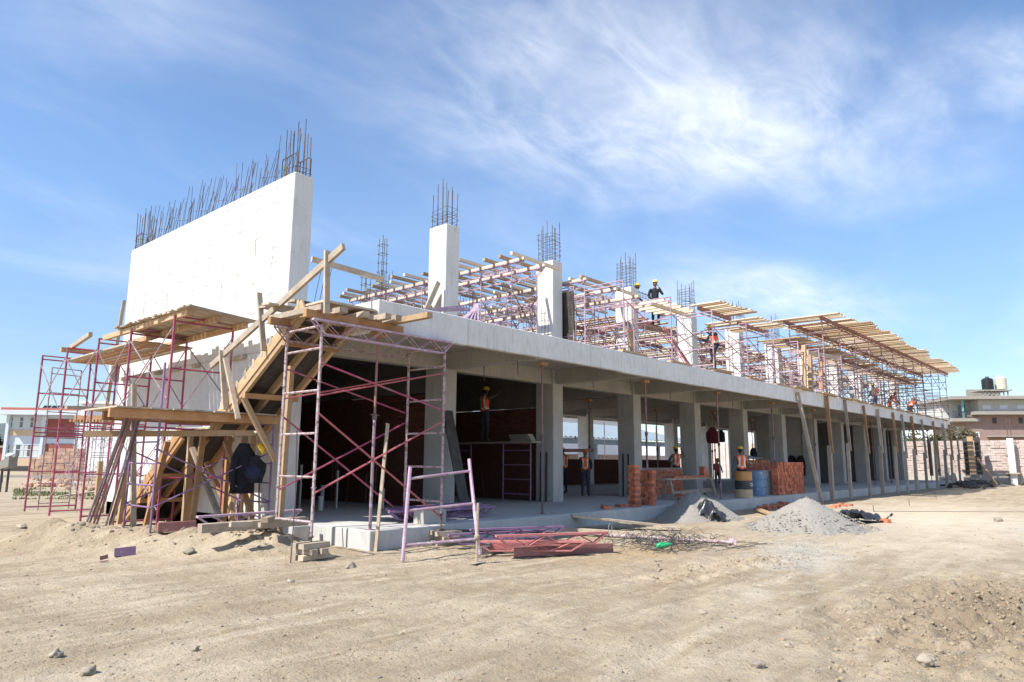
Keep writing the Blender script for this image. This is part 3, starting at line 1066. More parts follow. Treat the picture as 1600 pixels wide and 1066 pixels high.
def frame_meshes(w, h, m, r=.021, rn=4):
    key = ('f', w, h, m, r, rn)
    if key not in SC:
        b = MB()
        b.tube([(0, 0, 0), (0, 0, h)], r, 7); b.tube([(0, w, 0), (0, w, h)], r, 7)
        b.tube([(0, 0, h - .012), (0, w, h - .012)], r * .8, 6)
        for z in (h * .22, h * .72):
            for y in (0, w):
                b.tube([(-.05, y, z), (.05, y, z)], .009, 4)
        q = MB(); q.tube([(0, 0, 0), (0, w, 0)], r * .82, 6)
        SC[key] = (b.mesh('frame', m), q.mesh('rung', m))
    return SC[key]


def brace_meshes(Lx, h, m):
    key = ('b', Lx, h, m)
    if key not in SC:
        a = MB(); a.tube([(0, 0, 0), (Lx, 0, h)], .015, 5)
        b = MB(); b.tube([(0, 0, h), (Lx, 0, 0)], .015, 5)
        SC[key] = (a.mesh('cross_brace', m), b.mesh('cross_brace', m))
    return SC[key]


def jack_mesh(h, m='rebar steel'):
    key = ('j', round(h, 2))
    if key not in SC:
        b = MB(); b.tube([(0, 0, 0), (0, 0, h + .12)], .017, 6); b.box(-.07, -.07, 0, .07, .07, .009)
        b.lathe([(.03, h - .05), (.045, h - .03), (.03, h - .005)], n=7)
        SC[key] = b.mesh('base_jack', m)
    return SC[key]


def tower(name, label, loc, Lx, w, h, lev=1, mf='lilac paint', mb='red brace', jack=.18, rz=0.0, group=None, rungs=4, detail=True, r=.021, second=True, ub=True, r0=.12):
    t = thing(name, label, 'scaffold tower', loc, rz, group)
    fm, rm = frame_meshes(w, h, mf, r)
    for fx in ((0, Lx) if second else (0,)):
        for l in range(lev):
            z = jack + l * (h + .01)
            f = inst(fm, t, 'frame', (fx, 0, z))
            for q in range(rungs):
                inst(rm, f, 'rung', (0, 0, r0 + q * (h - 2 * r0) / (rungs - 1)))
        if jack > .05 and detail:
            for y in (0, w):
                inst(jack_mesh(jack), t, 'base_jack', (fx, y, 0))
    if ub:
        for l in range(lev):
            z = jack + l * (h + .01)
            ba, bb = brace_meshes(Lx, h * .5, mb)
            for y in (-.03, w + .03):
                inst(ba, t, 'cross_brace', (0, y, z + h * .22)); inst(bb, t, 'cross_brace', (0, y + .016, z + h * .22))
    return t


def lattice(name, label, a, b, m='lilac paint', h=.2, w=.11, group=None, up=(0, 0, 1), seg=.28, cat='lattice beam', r=.007):
    """steel lattice joist: channel top chord, bottom chord, bent-bar web"""
    a = Vector(a); b = Vector(b)
    t = thing(name, label, cat, a, 0, group)
    d = b - a; L = d.length; d.normalize(); u = Vector(up)
    s = d.cross(u).normalized(); u = s.cross(d).normalized()
    q = MB()
    q.bar(Vector(), d * L, w, .035, u)
    q.build('top_chord', m, t)
    q = MB()
    for sg in (-1, 1):
        q.bar(s * (sg * w * .4) - u * h + d * .25, s * (sg * w * .4) - u * h + d * (L - .25), .022, .022, u)
        q.bar(s * (sg * w * .4), s * (sg * w * .4) - u * h + d * .25, .02, .02, u)
        q.bar(d * L + s * (sg * w * .4), s * (sg * w * .4) - u * h + d * (L - .25), .02, .02, u)
    q.build('bottom_chord', m, t)
    q = MB()
    n = max(3, int((L - .5) / seg))
    for sg in (-1, 1):
        pts = []
        for i in range(n + 1):
            x = .25 + (L - .5) * i / n
            pts.append(s * (sg * w * .4) + d * x + u * (-h if i % 2 else -.015))
        for i in range(n):
            q.tube(pts[i:i + 2], r, 4, cap=False)
    q.build('web', m, t)
    return t


def plank_thing(a, b, w, h, label, m='weathered timber', name='timber_plank', group=None, up=(0, 0, 1), cat='timber', jit=.003):
    q = MB(); q.bar(a, b, w, h, up, jit)
    return tag(q.build(name, m, world=True), label, cat, group)


# --- tower A in front of the slab corner
GA = 'scaffold towers at the stair and slab corner'
tA = thing('scaffold_tower', 'tall pinkish white scaffold tower with crossed maroon braces at the slab corner', 'scaffold tower', (-1.25, -.1, 0), 0, GA)
for fx, zb, zt, mf in ((0.0, .36, 3.86, 'splashed paint'), (2.85, .58, 3.84, 'splashed paint')):
    hh = zt - zb
    fm, rm = frame_meshes(1.1, round(hh, 2), mf, .027)
    f = inst(fm, tA, 'frame', (fx, 0, zb))
    for q in range(5):
        inst(rm, f, 'rung', (0, 0, .22 + q * (hh - .62) / 4))
for fx, fy, z0, hj in ((0, 0, .22, .16), (0, 1.1, .26, .12), (2.85, 0, .28, .32), (2.85, 1.1, .36, .24)):
    inst(jack_mesh(hj), tA, 'base_jack', (fx, fy, z0))
for y in (-.03, 1.13):
    for (za, zb) in ((1.05, 2.35), (2.35, .5), (3.2, 2.55), (2.65, 3.3)):
        q = MB(); q.tube([(0, y, za), (2.85, y + .03, zb)], .017, 6)
        q.build('cross_brace', 'red brace' if za < 2.4 and y < 0 or zb > 2.6 else 'maroon paint', tA)
lattice('lattice_beam', 'lilac lattice beam on top of the front scaffold tower, nearer one', (-1.45, -.1, 3.93), (1.78, -.1, 3.93), 'lilac paint', .24, .12, 'lattice beams on the front tower')
lattice('lattice_beam', 'rust stained lilac lattice beam on the front scaffold tower, behind the nearer one', (-1.5, 1.0, 3.93), (1.75, 1.0, 3.93), 'splashed paint', .24, .12, 'lattice beams on the front tower')
plank_thing((-1.55, -.02, 4.03), (.55, -.02, 4.03), .1, .13, 'long sawn beam lying over the nearer lattice beam by the stair head', 'orange timber', 'timber_beam')
plank_thing((-1.6, 1.05, 4.03), (.1, 1.05, 4.03), .1, .13, 'sawn beam lying over the rear lattice beam under the stair head', 'orange timber', 'timber_beam')
for i, (x, y0, y1) in enumerate(((-.95, -.3, 1.3), (-.45, -.25, 1.2), (-.28, -.15, 1.2), (-.08, -.4, 1.2), (.12, -.45, 1.1), (.34, -1.05, 1.2), (-1.3, -.2, 1.4))):
    plank_thing((x, y0, 4.145 + .01 * (i % 2)), (x + R_.uniform(-.06, .06), y1, 4.145), .13, .1,
                ['short grey timber across the stair head, beside the handrail post', 'stubby grey timber crosspiece left of the pair on the front tower', 'thin timber crosspiece in the middle of the front tower top', 'thick timber crosspiece right of the middle on the front tower', 'short timber crosspiece nearest the long projecting one', 'long pale timber projecting past the front tower beside the slab edge', 'dark timber crosspiece at the stair side end of the front tower top'][i],
                'fresh timber' if i == 5 else 'weathered timber', 'timber_beam', 'timbers lying across the front tower')
for i, (x, y) in enumerate(((-1.5, 1.4), (-1.3, 1.9), (-1.1, 1.2))):
    plank_thing((x, y, 4.40 + i * .05), (x + .9, y + .15, 4.43 + i * .05), .2, .045, ['splintered board on the stair head, lowest of three', 'splintered board on the stair head, middle of three', 'splintered board on the stair head, topmost of three'][i], 'weathered timber')
# blocking under the jacks
for lab, (x, y, z) in (('stack of grey timber blocks under the front left jack of the front tower', (-1.25, -.1, 0.0)), ('stack of timber blocks half in earth under the rear left tower jack', (-1.25, 1.0, .03)), ('stack of timber blocks under the front right jack beside the leaning frame', (2.32, .6, .36)), ):
    if x > 1:
        x, y, z = 1.6, -.25, 0.0
    t = thing('timber_blocking', lab, 'timber blocks', (x, y, z), R_.uniform(-.3, .3), 'timber blocks under scaffold jacks')
    for q in range(3):
        for s in (-1, 1):
            b = MB()
            if q % 2:
                b.bar((s * .1, -.25, q * .09 + .045), (s * .1, .25, q * .09 + .045), .13, .085, jit=.006)
            else:
                b.bar((-.26, s * .1, q * .09 + .045), (.26, s * .1, q * .09 + .045), .13, .085, jit=.006)
            b.build('timber_block', 'weathered timber', t)
for i in range(5):
    p = Vector((-1.4 + R_.uniform(-.5, .3), 1.1 + R_.uniform(-.5, .3), gh(-1.4, 1.1)))
    a = R_.uniform(0, 3)
    plank_thing(p + Vector((0, 0, .05 + .05 * i)), p + Vector((.35 * math.cos(a), .35 * math.sin(a), .06 + .05 * i)), .11, .08, 'offcut of squared timber dropped among others by the rear left jack', 'weathered timber', 'timber_offcut', 'timber offcuts by the front tower')

# --- stair formwork along the end wall
st = thing('stair_formwork', 'timber formwork of a straight stair against the white wall with black soffit', 'stair formwork', (-.6, 4.0, 0))
SX0, SX1 = -1.15, -.06


def flight(y0, z0, y1, z1, nstep, tm='fresh timber'):
    for x in (SX0, (SX0 + SX1) / 2, SX1):
        b = MB(); b.bar((x, y0, z0 - .17), (x, y1, z1 - .17), .07, .15); b.build('stringer', tm, st, world=True)
    for i in range(6):
        xa = SX0 + (SX1 - SX0) * i / 6
        b = MB(); b.bar((xa + .11, y0, z0 - .075), (xa + .11, y1, z1 - .075), (SX1 - SX0) / 6 - .006, .03); b.build('soffit_board', 'dark ply', st, world=True)
    for x in (SX0 - .01, ):
        b = MB(); b.bar((x - .03, y0, z0 - .02), (x - .03, y1, z1 - .02), .04, .2); b.build('side_board', tm, st, world=True)
    for i in range(nstep):
        f = (i + .5) / nstep
        y = y0 + (y1 - y0) * f; z = z0 + (z1 - z0) * f
        b = MB(); b.bar((SX0 + .02, y, z + .06), (SX1, y, z + .06), .035, .19); b.build('riser_board', 'weathered timber' if i % 2 else 'dark ply', st, world=True)
        b = MB(); b.bar((SX0 - .05, y + .01, z + .0), (SX0 - .05, y + .01, z + .17), .03, .08, (0, 1, 0)); b.build('step_cleat', 'weathered timber', st, world=True)
        if i < nstep - 1:
            b = MB(); b.bar((SX0 - .02, y - .12, z + .13), (SX0 + .35, y - .12, z + .13), .2, .02); b.build('tread_board', 'dark ply' if i % 3 else 'weathered timber', st, world=True)


flight(8.2, .15, 5.2, 2.22, 8, 'orange timber')  # darker timber paints the platform's shade onto the lower flight
flight(3.85, 2.27, .62, 4.36, 11)
for yy in (.32, ):
    b = MB(); b.box(SX0, yy - .3, 4.3, -.02, yy + .3, 4.34); b.build('landing_board', 'weathered timber', st, world=True)
for i in range(7):
    b = MB(); b.box(SX0 + .02, 3.86 + i * .2, 2.2, SX1, 4.05 + i * .2, 2.235); b.build('landing_board', 'weathered timber', st, world=True)
# cross bearers, shores and diagonals under the flights
for y, z in ((2.55, 2.80), (1.2, 3.70), (7.1, .62), (6.3, 1.2)):
    b = MB(); b.bar((SX0 - .05, y, z), (SX1 + .02, y, z), .1, .1); b.build('bearer', 'orange timber', st, world=True)
pA = at(436, 832, 'y', 1.35)
for (a, b_) in (((SX0 - .05, 2.55, 2.75), (SX0 + .55, 2.3, 1.55)), ((pA.x, 1.35, .1), (pA.x + .05, 1.35, 3.3)),
                ((SX0, 6.6, .1), (SX0, 6.6, 1.1)), ((SX0 + .5, 5.8, .1), (SX0 + .5, 5.8, 1.55)), ((SX1, 4.6, .1), (SX1, 4.6, 2.1)), ((SX0 + .6, 4.3, .1), (SX0 + .6, 4.3, 2.1)),
                ((SX1 - .1, 4.4, .1), (SX0 + .7, 5.5, 1.5)), ((SX0 + .7, 4.1, .1), (SX1, 5.1, 1.3)), ((SX1 - .15, 3.8, .1), (SX1 - .05, 4.1, 2.1)), ((SX0 - .05, 4.7, .1), (SX0 - .05, 4.7, 2.15))):
    b = MB(); b.bar(a, b_, .09, .09, (0, 1, 0)); b.build('shore', 'fresh timber' if R_.random() < .6 else 'orange timber', st, world=True)
# handrail
HX = -1.24
hr = thing('handrail', 'rough timber handrail rising along the stair formwork', 'handrail', (HX, 2.0, 3.0))
hA, hB = at(330, 572, 'x', HX), at(537, 385, 'x', HX)
p1a, p1b = at(412, 548, 'x', HX - .03), at(405, 458, 'x', HX - .03)
p2a, p2b = at(510, 490, 'x', HX - .03), at(511, 392, 'x', HX - .03)
p3a, p3b = at(352, 640, 'x', HX - .05), at(346, 548, 'x', HX - .05)
p4a, p4b = at(372, 655, 'x', HX - .07), at(352, 560, 'x', HX - .07)
for nm, a, b_, w, h in (('rail', hA, hB, .06, .12), ('rail_post', p1a, p1b, .05, .1), ('rail_post', p2a, p2b, .05, .1), ('rail_post', p3a, p3b, .05, .1), ('rail_post', p4a, p4b, .05, .09), ('rail', at(487, 405, 'x', HX + .05), at(600, 437, 'y', .25), .05, .1)):
    q = MB(); q.bar(a, b_, w, h, (1, 0, 0) if nm == 'rail_post' else (0, 0, 1)); q.build(nm, 'weathered timber', hr, world=True)

# --- tower B below the landing, with its platform
tB = tower('scaffold_tower', 'purple scaffold tower with crossed braces beside the lower stair flight', (-2.66, 2.7, .3), 2.22, 1.2, 1.98, 1, 'purple paint', 'purple paint', .02, group=GA, rungs=4, r0=.42)
q = MB(); q.tube([(0, 0, 1.95), (0, 0, 3.0)], .022, 7); q.build('post_extension', 'purple paint', tB)
pf = thing('timber_platform', 'brown timber platform of boards over the purple tower at the stair landing', 'platform', (-1.9, 3.2, 2.3))
for y in (2.72, 3.3, 3.9):
    q = MB(); q.bar((-3.5 + .3 * (y > 3), y, 2.36), (-.35, y, 2.36), .09, .16); q.build('beam', 'orange timber', pf, world=True)
for i in range(16):
    x = -3.35 + i * .19
    q = MB(); q.bar((x, 2.6 + R_.uniform(-.05, .05), 2.46), (x, 4.1 + R_.uniform(-.1, .1), 2.46), .18, .03); q.build('board', 'weathered timber', pf, world=True)
plank_thing(at(131, 678, 'y', 3.95), at(396, 677, 'y', 2.62), .07, .11, 'long pale beam slung under the platform towards the left wall', 'fresh timber', 'timber_beam')
plank_thing((-3.7, 4.3, 2.50), (-2.3, 4.2, 2.50), .2, .05, 'loose board sticking out left of the landing platform', 'weathered timber')
for i, (pa_, pb_, ya, yb) in enumerate((((172, 817), (203, 722), 4.5, 4.3), (((186), 818), (197, 745), 4.7, 4.5), ((208, 824), (209, 600), 3.95, 3.95))):
    plank_thing(at(pa_[0], pa_[1], 'y', ya), at(pb_[0], pb_[1], 'y', yb), .085, .075, ['slanting timber shore left of the purple tower, leftmost', 'slanting timber shore left of the purple tower, middle one', 'upright squared timber beside the left frame of the purple tower'][i], 'fresh timber' if i < 2 else 'weathered timber', 'timber_shore', up=(0, 1, 0))
for i, (pa_, pb_, ya, yb, m_) in enumerate((((228, 822), (262, 690), 4.6, 4.2, 'orange timber'), ((300, 818), (318, 676), 3.6, 3.9, 'orange timber'), ((345, 812), (300, 700), 3.2, 4.4, 'weathered timber'), ((395, 808), (352, 690), 2.9, 3.9, 'orange timber'))):
    plank_thing(at(pa_[0], pa_[1], 'y', ya), at(pb_[0], pb_[1], 'y', yb), .1, .07, ['dark timber shore leaning behind the purple tower, leftmost of four', 'dark timber shore behind the purple tower braces, second of four', 'grey plank leaning across under the landing, third of four', 'brown timber leaning behind the hung jacket, rightmost of four'][i], m_, 'timber_shore', up=(0, 1, 0))
# rods leaning on the platform
for i in range(6):
    pa = at(121 + i * 6.5 + (9 if i > 3 else 0), 853 - (i % 2) * 3, 'z', 0.0)
    pb_ = at(196 + i * 4 + (6 if i > 3 else 0), 655 - i * 3, 'y', 3.25)
    q = MB(); d = (pb_ - pa); q.tube([pa - Vector((0, 0, .02)), pa + d * .5 + Vector((0, 0, -.03)), pa + d * 1.03], .021, 6)
    tag(q.build('steel_rod', 'prop steel' if i != 2 else 'rust brace', world=True), ['grey rod, outermost left of the bunch leaning on the platform', 'second rod from the left in the bunch leaning on the platform', 'rust brown rod in the middle of the bunch leaning on the platform', 'rod fourth from the left in the bunch leaning on the platform', 'dark rod leaning apart right of the bunch', 'dark rod rightmost of those leaning on the platform'][i], 'rod', 'rods leaning on the landing platform')

# --- tall maroon towers C along the end wall
GC = 'tall maroon scaffold towers along the white end wall'
ys = [4.75, 7.1, 9.2, 11.6, 13.85]
for i, y in enumerate(ys):
    lv = 2
    t = tower('scaffold_tower', ['tall maroon scaffold bay under the near end of the high platform', 'maroon scaffold bay second from the stair beside the white wall', 'maroon scaffold bay in the middle of the row with two timbers on top', 'maroon scaffold bay fourth from the stair, reaching past the wall', 'open maroon scaffold frame at the far left end of the row'][i],
              (-.42, y, .04), (ys[i + 1] - y) if i < 4 else 2.3, 1.3, 2.26, lv, 'maroon paint', 'prop steel' if i % 2 else 'maroon paint', .02, math.pi / 2, GC, rungs=3, second=False, detail=False, r=.027, ub=False)
    if i < 4:
        gap = ys[i + 1] - y
        for yy, lv_ in ((1.33, 1), (-.03, 1), (1.33, 0)):
            if lv_ == 0 and i % 2:
                continue
            for s_ in (0, 1):
                z0_ = .06 + lv_ * 2.27 + .45
                q = MB(); q.tube([(0, yy, z0_ + (1.5 if s_ else 0)), (gap, yy, z0_ + (0 if s_ else 1.5))], .014, 5)
                q.build('cross_brace', ('prop steel', 'lilac paint')[s_], t)

# the far left ladder-like frame
q = thing('ladder_scaffold', 'whitish worn scaffold frame standing askew behind the maroon towers', 'scaffold frame', (-.2, 15.2, 0), math.pi / 2 + .2)
fm, rm = frame_meshes(.9, 2.2, 'splashed paint')
f = inst(fm, q, 'post_pair', (0, 0, 0))
for k in range(4):
    inst(rm, f, 'rung', (0, 0, .2 + k * .6))
f = inst(fm, q, 'post_pair', (.1, 0, 2.2))
for k in range(4):
    inst(rm, f, 'rung', (0, 0, .2 + k * .6))
hp = thing('timber_platform', 'high timber deck on the maroon towers against the white wall', 'platform', (-.9, 6.0, 4.6))
for x in (-1.66, -1.05, -.4):
    q = MB(); zx = 4.60 - .10 * (x + 1.66) / 1.26; q.bar((x, 4.2, zx), (x, 9.0, zx - .02), .09, .12); q.build('beam', 'fresh timber', hp, world=True)
for i in range(20):
    y = 4.0 + i * .2
    q = MB(); q.bar((-1.8 + R_.uniform(-.05, .05), y, 4.69), (-.32 + R_.uniform(-.08, .08), y, 4.575), .185, .035, jit=.006); q.build('board', 'weathered timber', hp, world=True)
lp = thing('timber_platform', 'lower loose board deck between the maroon towers beyond the high deck', 'platform', (-.9, 10, 4.2))
for i in range(7):
    x = -1.55 + i * .2
    q = MB(); q.bar((x, 7.1 + R_.uniform(-.2, .2), 4.30), (x, 12.0 + R_.uniform(-.3, .3), 4.27), .17, .04); q.build('board', 'orange timber' if i % 3 else 'weathered timber', lp, world=True)
plank_thing(at(95, 546, 'y', 11.75), at(184, 556, 'y', 11.9), .09, .13, 'loose beam across the top of the fourth maroon bay, nearer one', 'fresh timber', 'timber_beam')
plank_thing(at(104, 546, 'y', 12.2), at(170, 552, 'y', 12.3), .09, .12, 'loose beam across the top of the fourth maroon bay, farther one', 'fresh timber', 'timber_beam')
plank_thing((-1.9, 9.3, 4.68), (-1.5, 12.2, 4.66), .09, .11, 'beam running along the outer posts of the far maroon bays', 'weathered timber', 'timber_beam')
plank_thing((-.1, 13.2, 2.4), (-.02, 12.75, 6.4), .1, .05, 'grey plank leaning upright on the far edge of the white wall', 'weathered timber', up=(0, 1, 0))
plank_thing((-1.0, 10.4, 0.0), (-1.0, 10.4, 1.5), .11, .11, 'short upright timber post among the maroon towers', 'fresh timber', 'timber_post', up=(0, 1, 0))

# ------------------------------------------------------------------ shoring on the upper slab
GU = 'scaffold towers standing along the upper slab edge'
xo = [6.95, 8.8, 11.5, 14.35, 17.15, 19.7, 22.4]
ordn = lambda i: ORD[i]
for i in range(1, len(xo)):
    x = xo[i]
    L = (xo[i + 1] if i + 1 < len(xo) else 25.0) - x
    tower('scaffold_tower', 'pale lilac scaffold bay on the upper slab edge, %s from the near end' % ordn(i - 1), (x, .28, ZS + .06), L, 1.35, 1.98, 1, 'lilac paint', 'red brace' if i % 2 else 'rust brace', .12, 0, GU, rungs=4, second=(i == len(xo) - 1), r=.024)
    t = thing('sole_plate', 'pair of pale planks under the lilac edge scaffold, %s pair from the near end' % ordn(i - 1), 'plank', (x, .5, ZS), 0, 'planks under the slab edge scaffold')
    for yy, l in ((-.42, .55), (-.18, .45)):
        q = MB(); q.bar((-l, yy, .03), (l + .2, yy + .02, .03), .2, .055, jit=.004); q.build('plank', 'fresh timber', t)
xt = [25.2 + i * 2.42 for i in range(11)]
for i, x in enumerate(xt):
    tower('scaffold_tower', 'tall scaffold bay under the cantilever deck, %s from its near end' % ordn(i), (x, .12, ZS + .03), 2.42, 1.5, 1.68, 2, 'lilac paint' if i < 4 else 'prop steel', 'rust brace', .1, 0, 'tall scaffold towers under the cantilever deck', rungs=4, second=(i == 10), detail=False, r=.022)
    t = thing('sole_plate', 'plank pair on the slab edge under the tall scaffold bay, %s from its near end' % ordn(i), 'plank', (x, .1, ZS), 0, 'planks under the tall scaffold towers')
    q = MB(); q.bar((-.8, -.12, .02), (.9, -.1, .02), .22, .05, jit=.004); q.build('plank', 'fresh timber', t)
    if i % 2 == 0:
        q = MB(); q.bar((-.3, .2, .025), (1.2, .18, .025), .22, .05, jit=.004); q.build('plank', 'weathered timber', t)

# --- room decks: near bays, lattice beams along y under loose timbers
ZD = 7.30
GD = 'shoring towers under the near roof deck'
GL = 'lattice beams under the near roof deck'
near_x = [7.0, 7.95, 10.05, 11.8, 13.2]
for i, x in enumerate(near_x):
    for j, (ya, yb) in enumerate(((2.5, 6.6), (6.7, 10.9))):
        lattice('lattice_beam', 'lilac lattice beam of the near roof deck, %s from end wall, %s half' % (ORD[i], ('front', 'rear')[j]), (x, ya, ZD), (x, yb, ZD - .0), 'lilac paint', .22, .1, GL, seg=.32)
for i, x in enumerate((6.95, 9.95, 11.75, 13.15)):
    for j, y in enumerate((2.9, 5.6, 8.6)):
        tower('scaffold_tower', 'lilac shoring tower under the near roof deck, %s row from end wall, %s inward' % (ORD[i], ORD[j]), (x, y, ZS), 1.15, 1.25, 2.5, 1, 'lilac paint', 'rust brace', .12, 0, GD, rungs=4, detail=False, r=.019)
dk = thing('timber_deck', 'open roof deck of spaced squared timbers over the near bays', 'timber deck', (11, 6, ZD))
for seg_i, (xa, xb) in enumerate(((6.3, 8.6), (8.1, 10.6), (9.5, 12.2), (11.4, 13.8), (12.6, 15.2))):
    for k in range(17):
        y = 2.6 + k * .52 + R_.uniform(-.06, .06) + (seg_i % 2) * .11
        if R_.random() < .10 or (y < 4.05 and seg_i in (1, 4)):
            continue
        a = (max(xa, 9.95) if (y < 4.05 and seg_i == 2) else xa + R_.uniform(-.3, .3), y, ZD + .14); b_ = (xb + R_.uniform(-.3, .3), y + R_.uniform(-.05, .05), ZD + .14)
        q = MB(); q.bar(a, b_, .09, .09); q.build('timber', 'pale timber' if R_.random() < .6 else 'fresh timber', dk, world=True)
for x in near_x:
    for ya, yb in ((2.45, 6.5), (6.6, 11.0)):
        q = MB(); q.bar((x, ya, ZD + .055), (x + .02, yb, ZD + .055), .09, .075); q.build('bearer', 'pale timber', dk, world=True)

# --- deck of the far bays: stringers along x, planks along y
def plank_deck(label, x0, x1, y0, y1, z, stringers, step=.24, w=.2, jy=.22, var=True, cols=('pale timber', 'fresh timber'), ms='brown channel'):
    t = thing('timber_deck', label, 'timber deck', ((x0 + x1) / 2, (y0 + y1) / 2, z))
    n = int((x1 - x0) / step)
    grp = 0
    for k in range(n):
        if k % 6 == 0:
            grp = R_.uniform(-jy, jy) * 1.3
        x = x0 + k * step + R_.uniform(-.035, .035)
        if R_.random() < .03:
            continue
        q = MB(); q.bar((x, y0 + grp + R_.uniform(-.05, .05), z + .05 + .012 * (k % 2)), (x + R_.uniform(-.03, .03), y1 + R_.uniform(-.2, .2), z + .05 + .012 * (k % 2) + R_.uniform(-.015, .015)), w * R_.uniform(.8, 1.1), .045, jit=.006)
        q.build('plank', cols[0] if R_.random() < .62 else cols[1], t, world=True)
    for y in stringers:
        L = x1 - x0
        m_ = max(1, int(L / 4.9))
        for s in range(m_):
            a = x0 + .1 + s * (L - .2) / m_; b_ = a + (L - .2) / m_ - .02
            q = MB(); q.bar((a, y, z - .045), (b_, y, z - .045), .1, .13); q.bar((a, y, z - .23), (b_, y, z - .23), .05, .03)
            nn = int((b_ - a) / .35)
            for u in range(nn):
                xa = a + (b_ - a) * u / nn; xb = a + (b_ - a) * (u + 1) / nn
                q.tube([(xa, y, z - (.1 if u % 2 else .23)), (xb, y, z - (.23 if u % 2 else .1))], .01, 4, cap=False)
            q.build('stringer', ms, t, world=True)
    return t


plank_deck('cantilevered roof deck of pale planks at the far right end', 24.6, 52.2, -1.05, 2.3, 8.1, (0.0, 1.65), .262, .19)
plank_deck('roof deck of pale planks between the near timbers and the cantilever deck, front strip', 16.2, 19.2, .6, 1.95, 7.38, (1.75,), .30, .2)
plank_deck('roof deck of pale planks between the near timbers and the cantilever deck, second strip', 19.7, 23.0, .8, 3.0, 7.33, (1.75,), .30, .2)
plank_deck('lower roof deck of planks behind the cantilever deck', 25.0, 50.5, 1.1, 3.1, 7.25, (1.75,), .36, .2)
for k in range(3, 11):
    x0 = k * BAY + .55
    plank_deck('plank roof deck over the rooms, %s bay from the end wall' % ORD[k], x0 + (1.0 if k == 3 else 0), x0 + BAY - .6, 4.1, 11.6, 7.25, (4.6, 7.2, 9.8), .42, .2, .2)
GI = 'shoring towers under the far roof decks'
for k in range(3, 11):
    x0 = k * BAY + .75
    for j, y in enumerate((2.0, 4.45, 7.05, 9.6)):
        if k == 3 and j == 0:
            continue
        tower('scaffold_tower', 'shoring tower under far roof decks, %s bay from end wall, %s inward' % (ORD[k], ORD[j]), (x0, y, ZS), 3.0, 1.2, 1.2, 2, 'lilac paint' if (k + j) % 2 else 'splashed paint', 'rust brace', .1, 0, GI, rungs=3, detail=False, r=.019)
for i in range(9):
    x = 27.5 + i * 2.6
    q = MB(); q.bar((x, .9, ZS + .35 + (i % 3) * .9), (x + R_.uniform(.8, 1.6), .95, ZS + .35 + (i % 3) * .9), .22, .05)
    tag(q.build('timber_plank', 'weathered timber', world=True), 'plank laid on scaffold rungs under the cantilever deck, %s from its near end' % ORD[i], 'timber', 'planks on rungs under the cantilever deck')
# upright timbers and a raking shore near the middle of the slab edge
for lab, px, top, bot, y in (('pale upright post on the slab edge left of the tall scaffold', 1257, 540, 612, .2), ('shorter pale upright post right of the pale post on the slab edge', 1266, 555, 600, .35), ('dark upright timber post on the slab edge at the tall scaffold', 1283, 552, 612, .6)):
    a = at(px, bot, 'y', y); b_ = at(px - 1, top, 'y', y)
    a.z = ZS
    plank_thing(a, b_, .16, .16, lab, 'orange timber' if 'dark' in lab else 'fresh timber', 'timber_post', up=(1, 0, 0))
a = at(1262, 551, 'y', .4); b_ = at(1312, 560, 'y', .4)
plank_thing(a, b_, .06, .2, 'raking board nailed across the upright posts on the slab edge', 'weathered timber')

# lilac beams heaped beside the first column, form panel and shores
for i in range(7):
    if i < 4:
        a = Vector((2.55 + i * .17, .32 + .05 * i, ZS + .05)); b_ = a + Vector((1.25 - .1 * i, .95, .55 + .06 * i))
    else:
        a = Vector((1.35, .5 + .13 * (i - 4), ZS + .08)); b_ = a + Vector((2.0, .55, .42 + .05 * (i - 4)))
    q = MB(); q.bar(a, b_, .1, .07)
    tag(q.build('steel_channel', 'lilac paint', world=True), 'lilac channel in the heap before the first column, ' + ['leftmost upright one', 'second upright one', 'third upright one', 'rightmost upright one', 'lowest lying one', 'middle lying one', 'topmost lying one'][i], 'steel channel', 'lilac channels heaped before the first column')
for i, (dx, dy) in enumerate(((0, 0), (.25, .1), (.1, .35))):
    plank_thing((3.75 + dx, 3.5 + dy, ZS), (4.45 + dx, 3.3 + dy, ZS + 1.75 - .3 * i), .14, .05, ['timber shore leaning on the sunlit side of the first column, longest', 'timber shore leaning on the first column, middle one', 'timber shore leaning on the first column, shortest'][i], 'weathered timber', 'timber_shore', up=(0, 1, 0))
q = MB(); q.bar((10.05, 3.4, ZS), (9.86, 3.35, ZS + 2.45), .05, 1.0, (0, 1, 0))
fp = tag(q.build('form_panel', 'dark ply', world=True), 'black plywood form panel leaning on the second column', 'form panel')
q = MB(); q.bar((0.06, -.25, 0), (-.13 + .06, -.25, 2.4), .03, .07, (0, 1, 0)); q.bar((0.06, .25, 0), (-.13 + .06, .25, 2.4), .03, .07, (0, 1, 0)); q.build('batten', 'weathered timber', fp)
for i in range(3):
    plank_thing((13.35 + .1 * i, 2.6 + .1 * i, ZS), (13.5 + .12 * i, 3.15, ZS + 1.75), .2, .05, 'pale plank leaning on the third column, ' + ['leftmost of three', 'middle of three', 'rightmost of three'][i], 'fresh timber', up=(0, 1, 0))
lattice('lattice_beam', 'red lattice beam leaning steeply behind the slab edge right of the third column', (15.7, 1.6, ZS + .1), (14.6, 2.3, ZS + 1.9), 'pink lattice paint', .18, .1, up=(1, 0, 0))
for i in range(6):
    x = 13.3 + i * .46
    plank_thing((x, 1.5 + .1 * (i % 2), 7.10), (x + .05, 3.05, 7.12), .1, .1, 'short timber across the scaffold below the roof workers, %s from the left' % ORD[i], 'pale timber', 'timber_beam', 'short timbers below the roof workers')
plank_thing((13.1, 1.95, 7.0), (16.0, 1.95, 7.0), .1, .12, 'long timber carrying the short ones below the roof workers', 'pale timber', 'timber_beam')
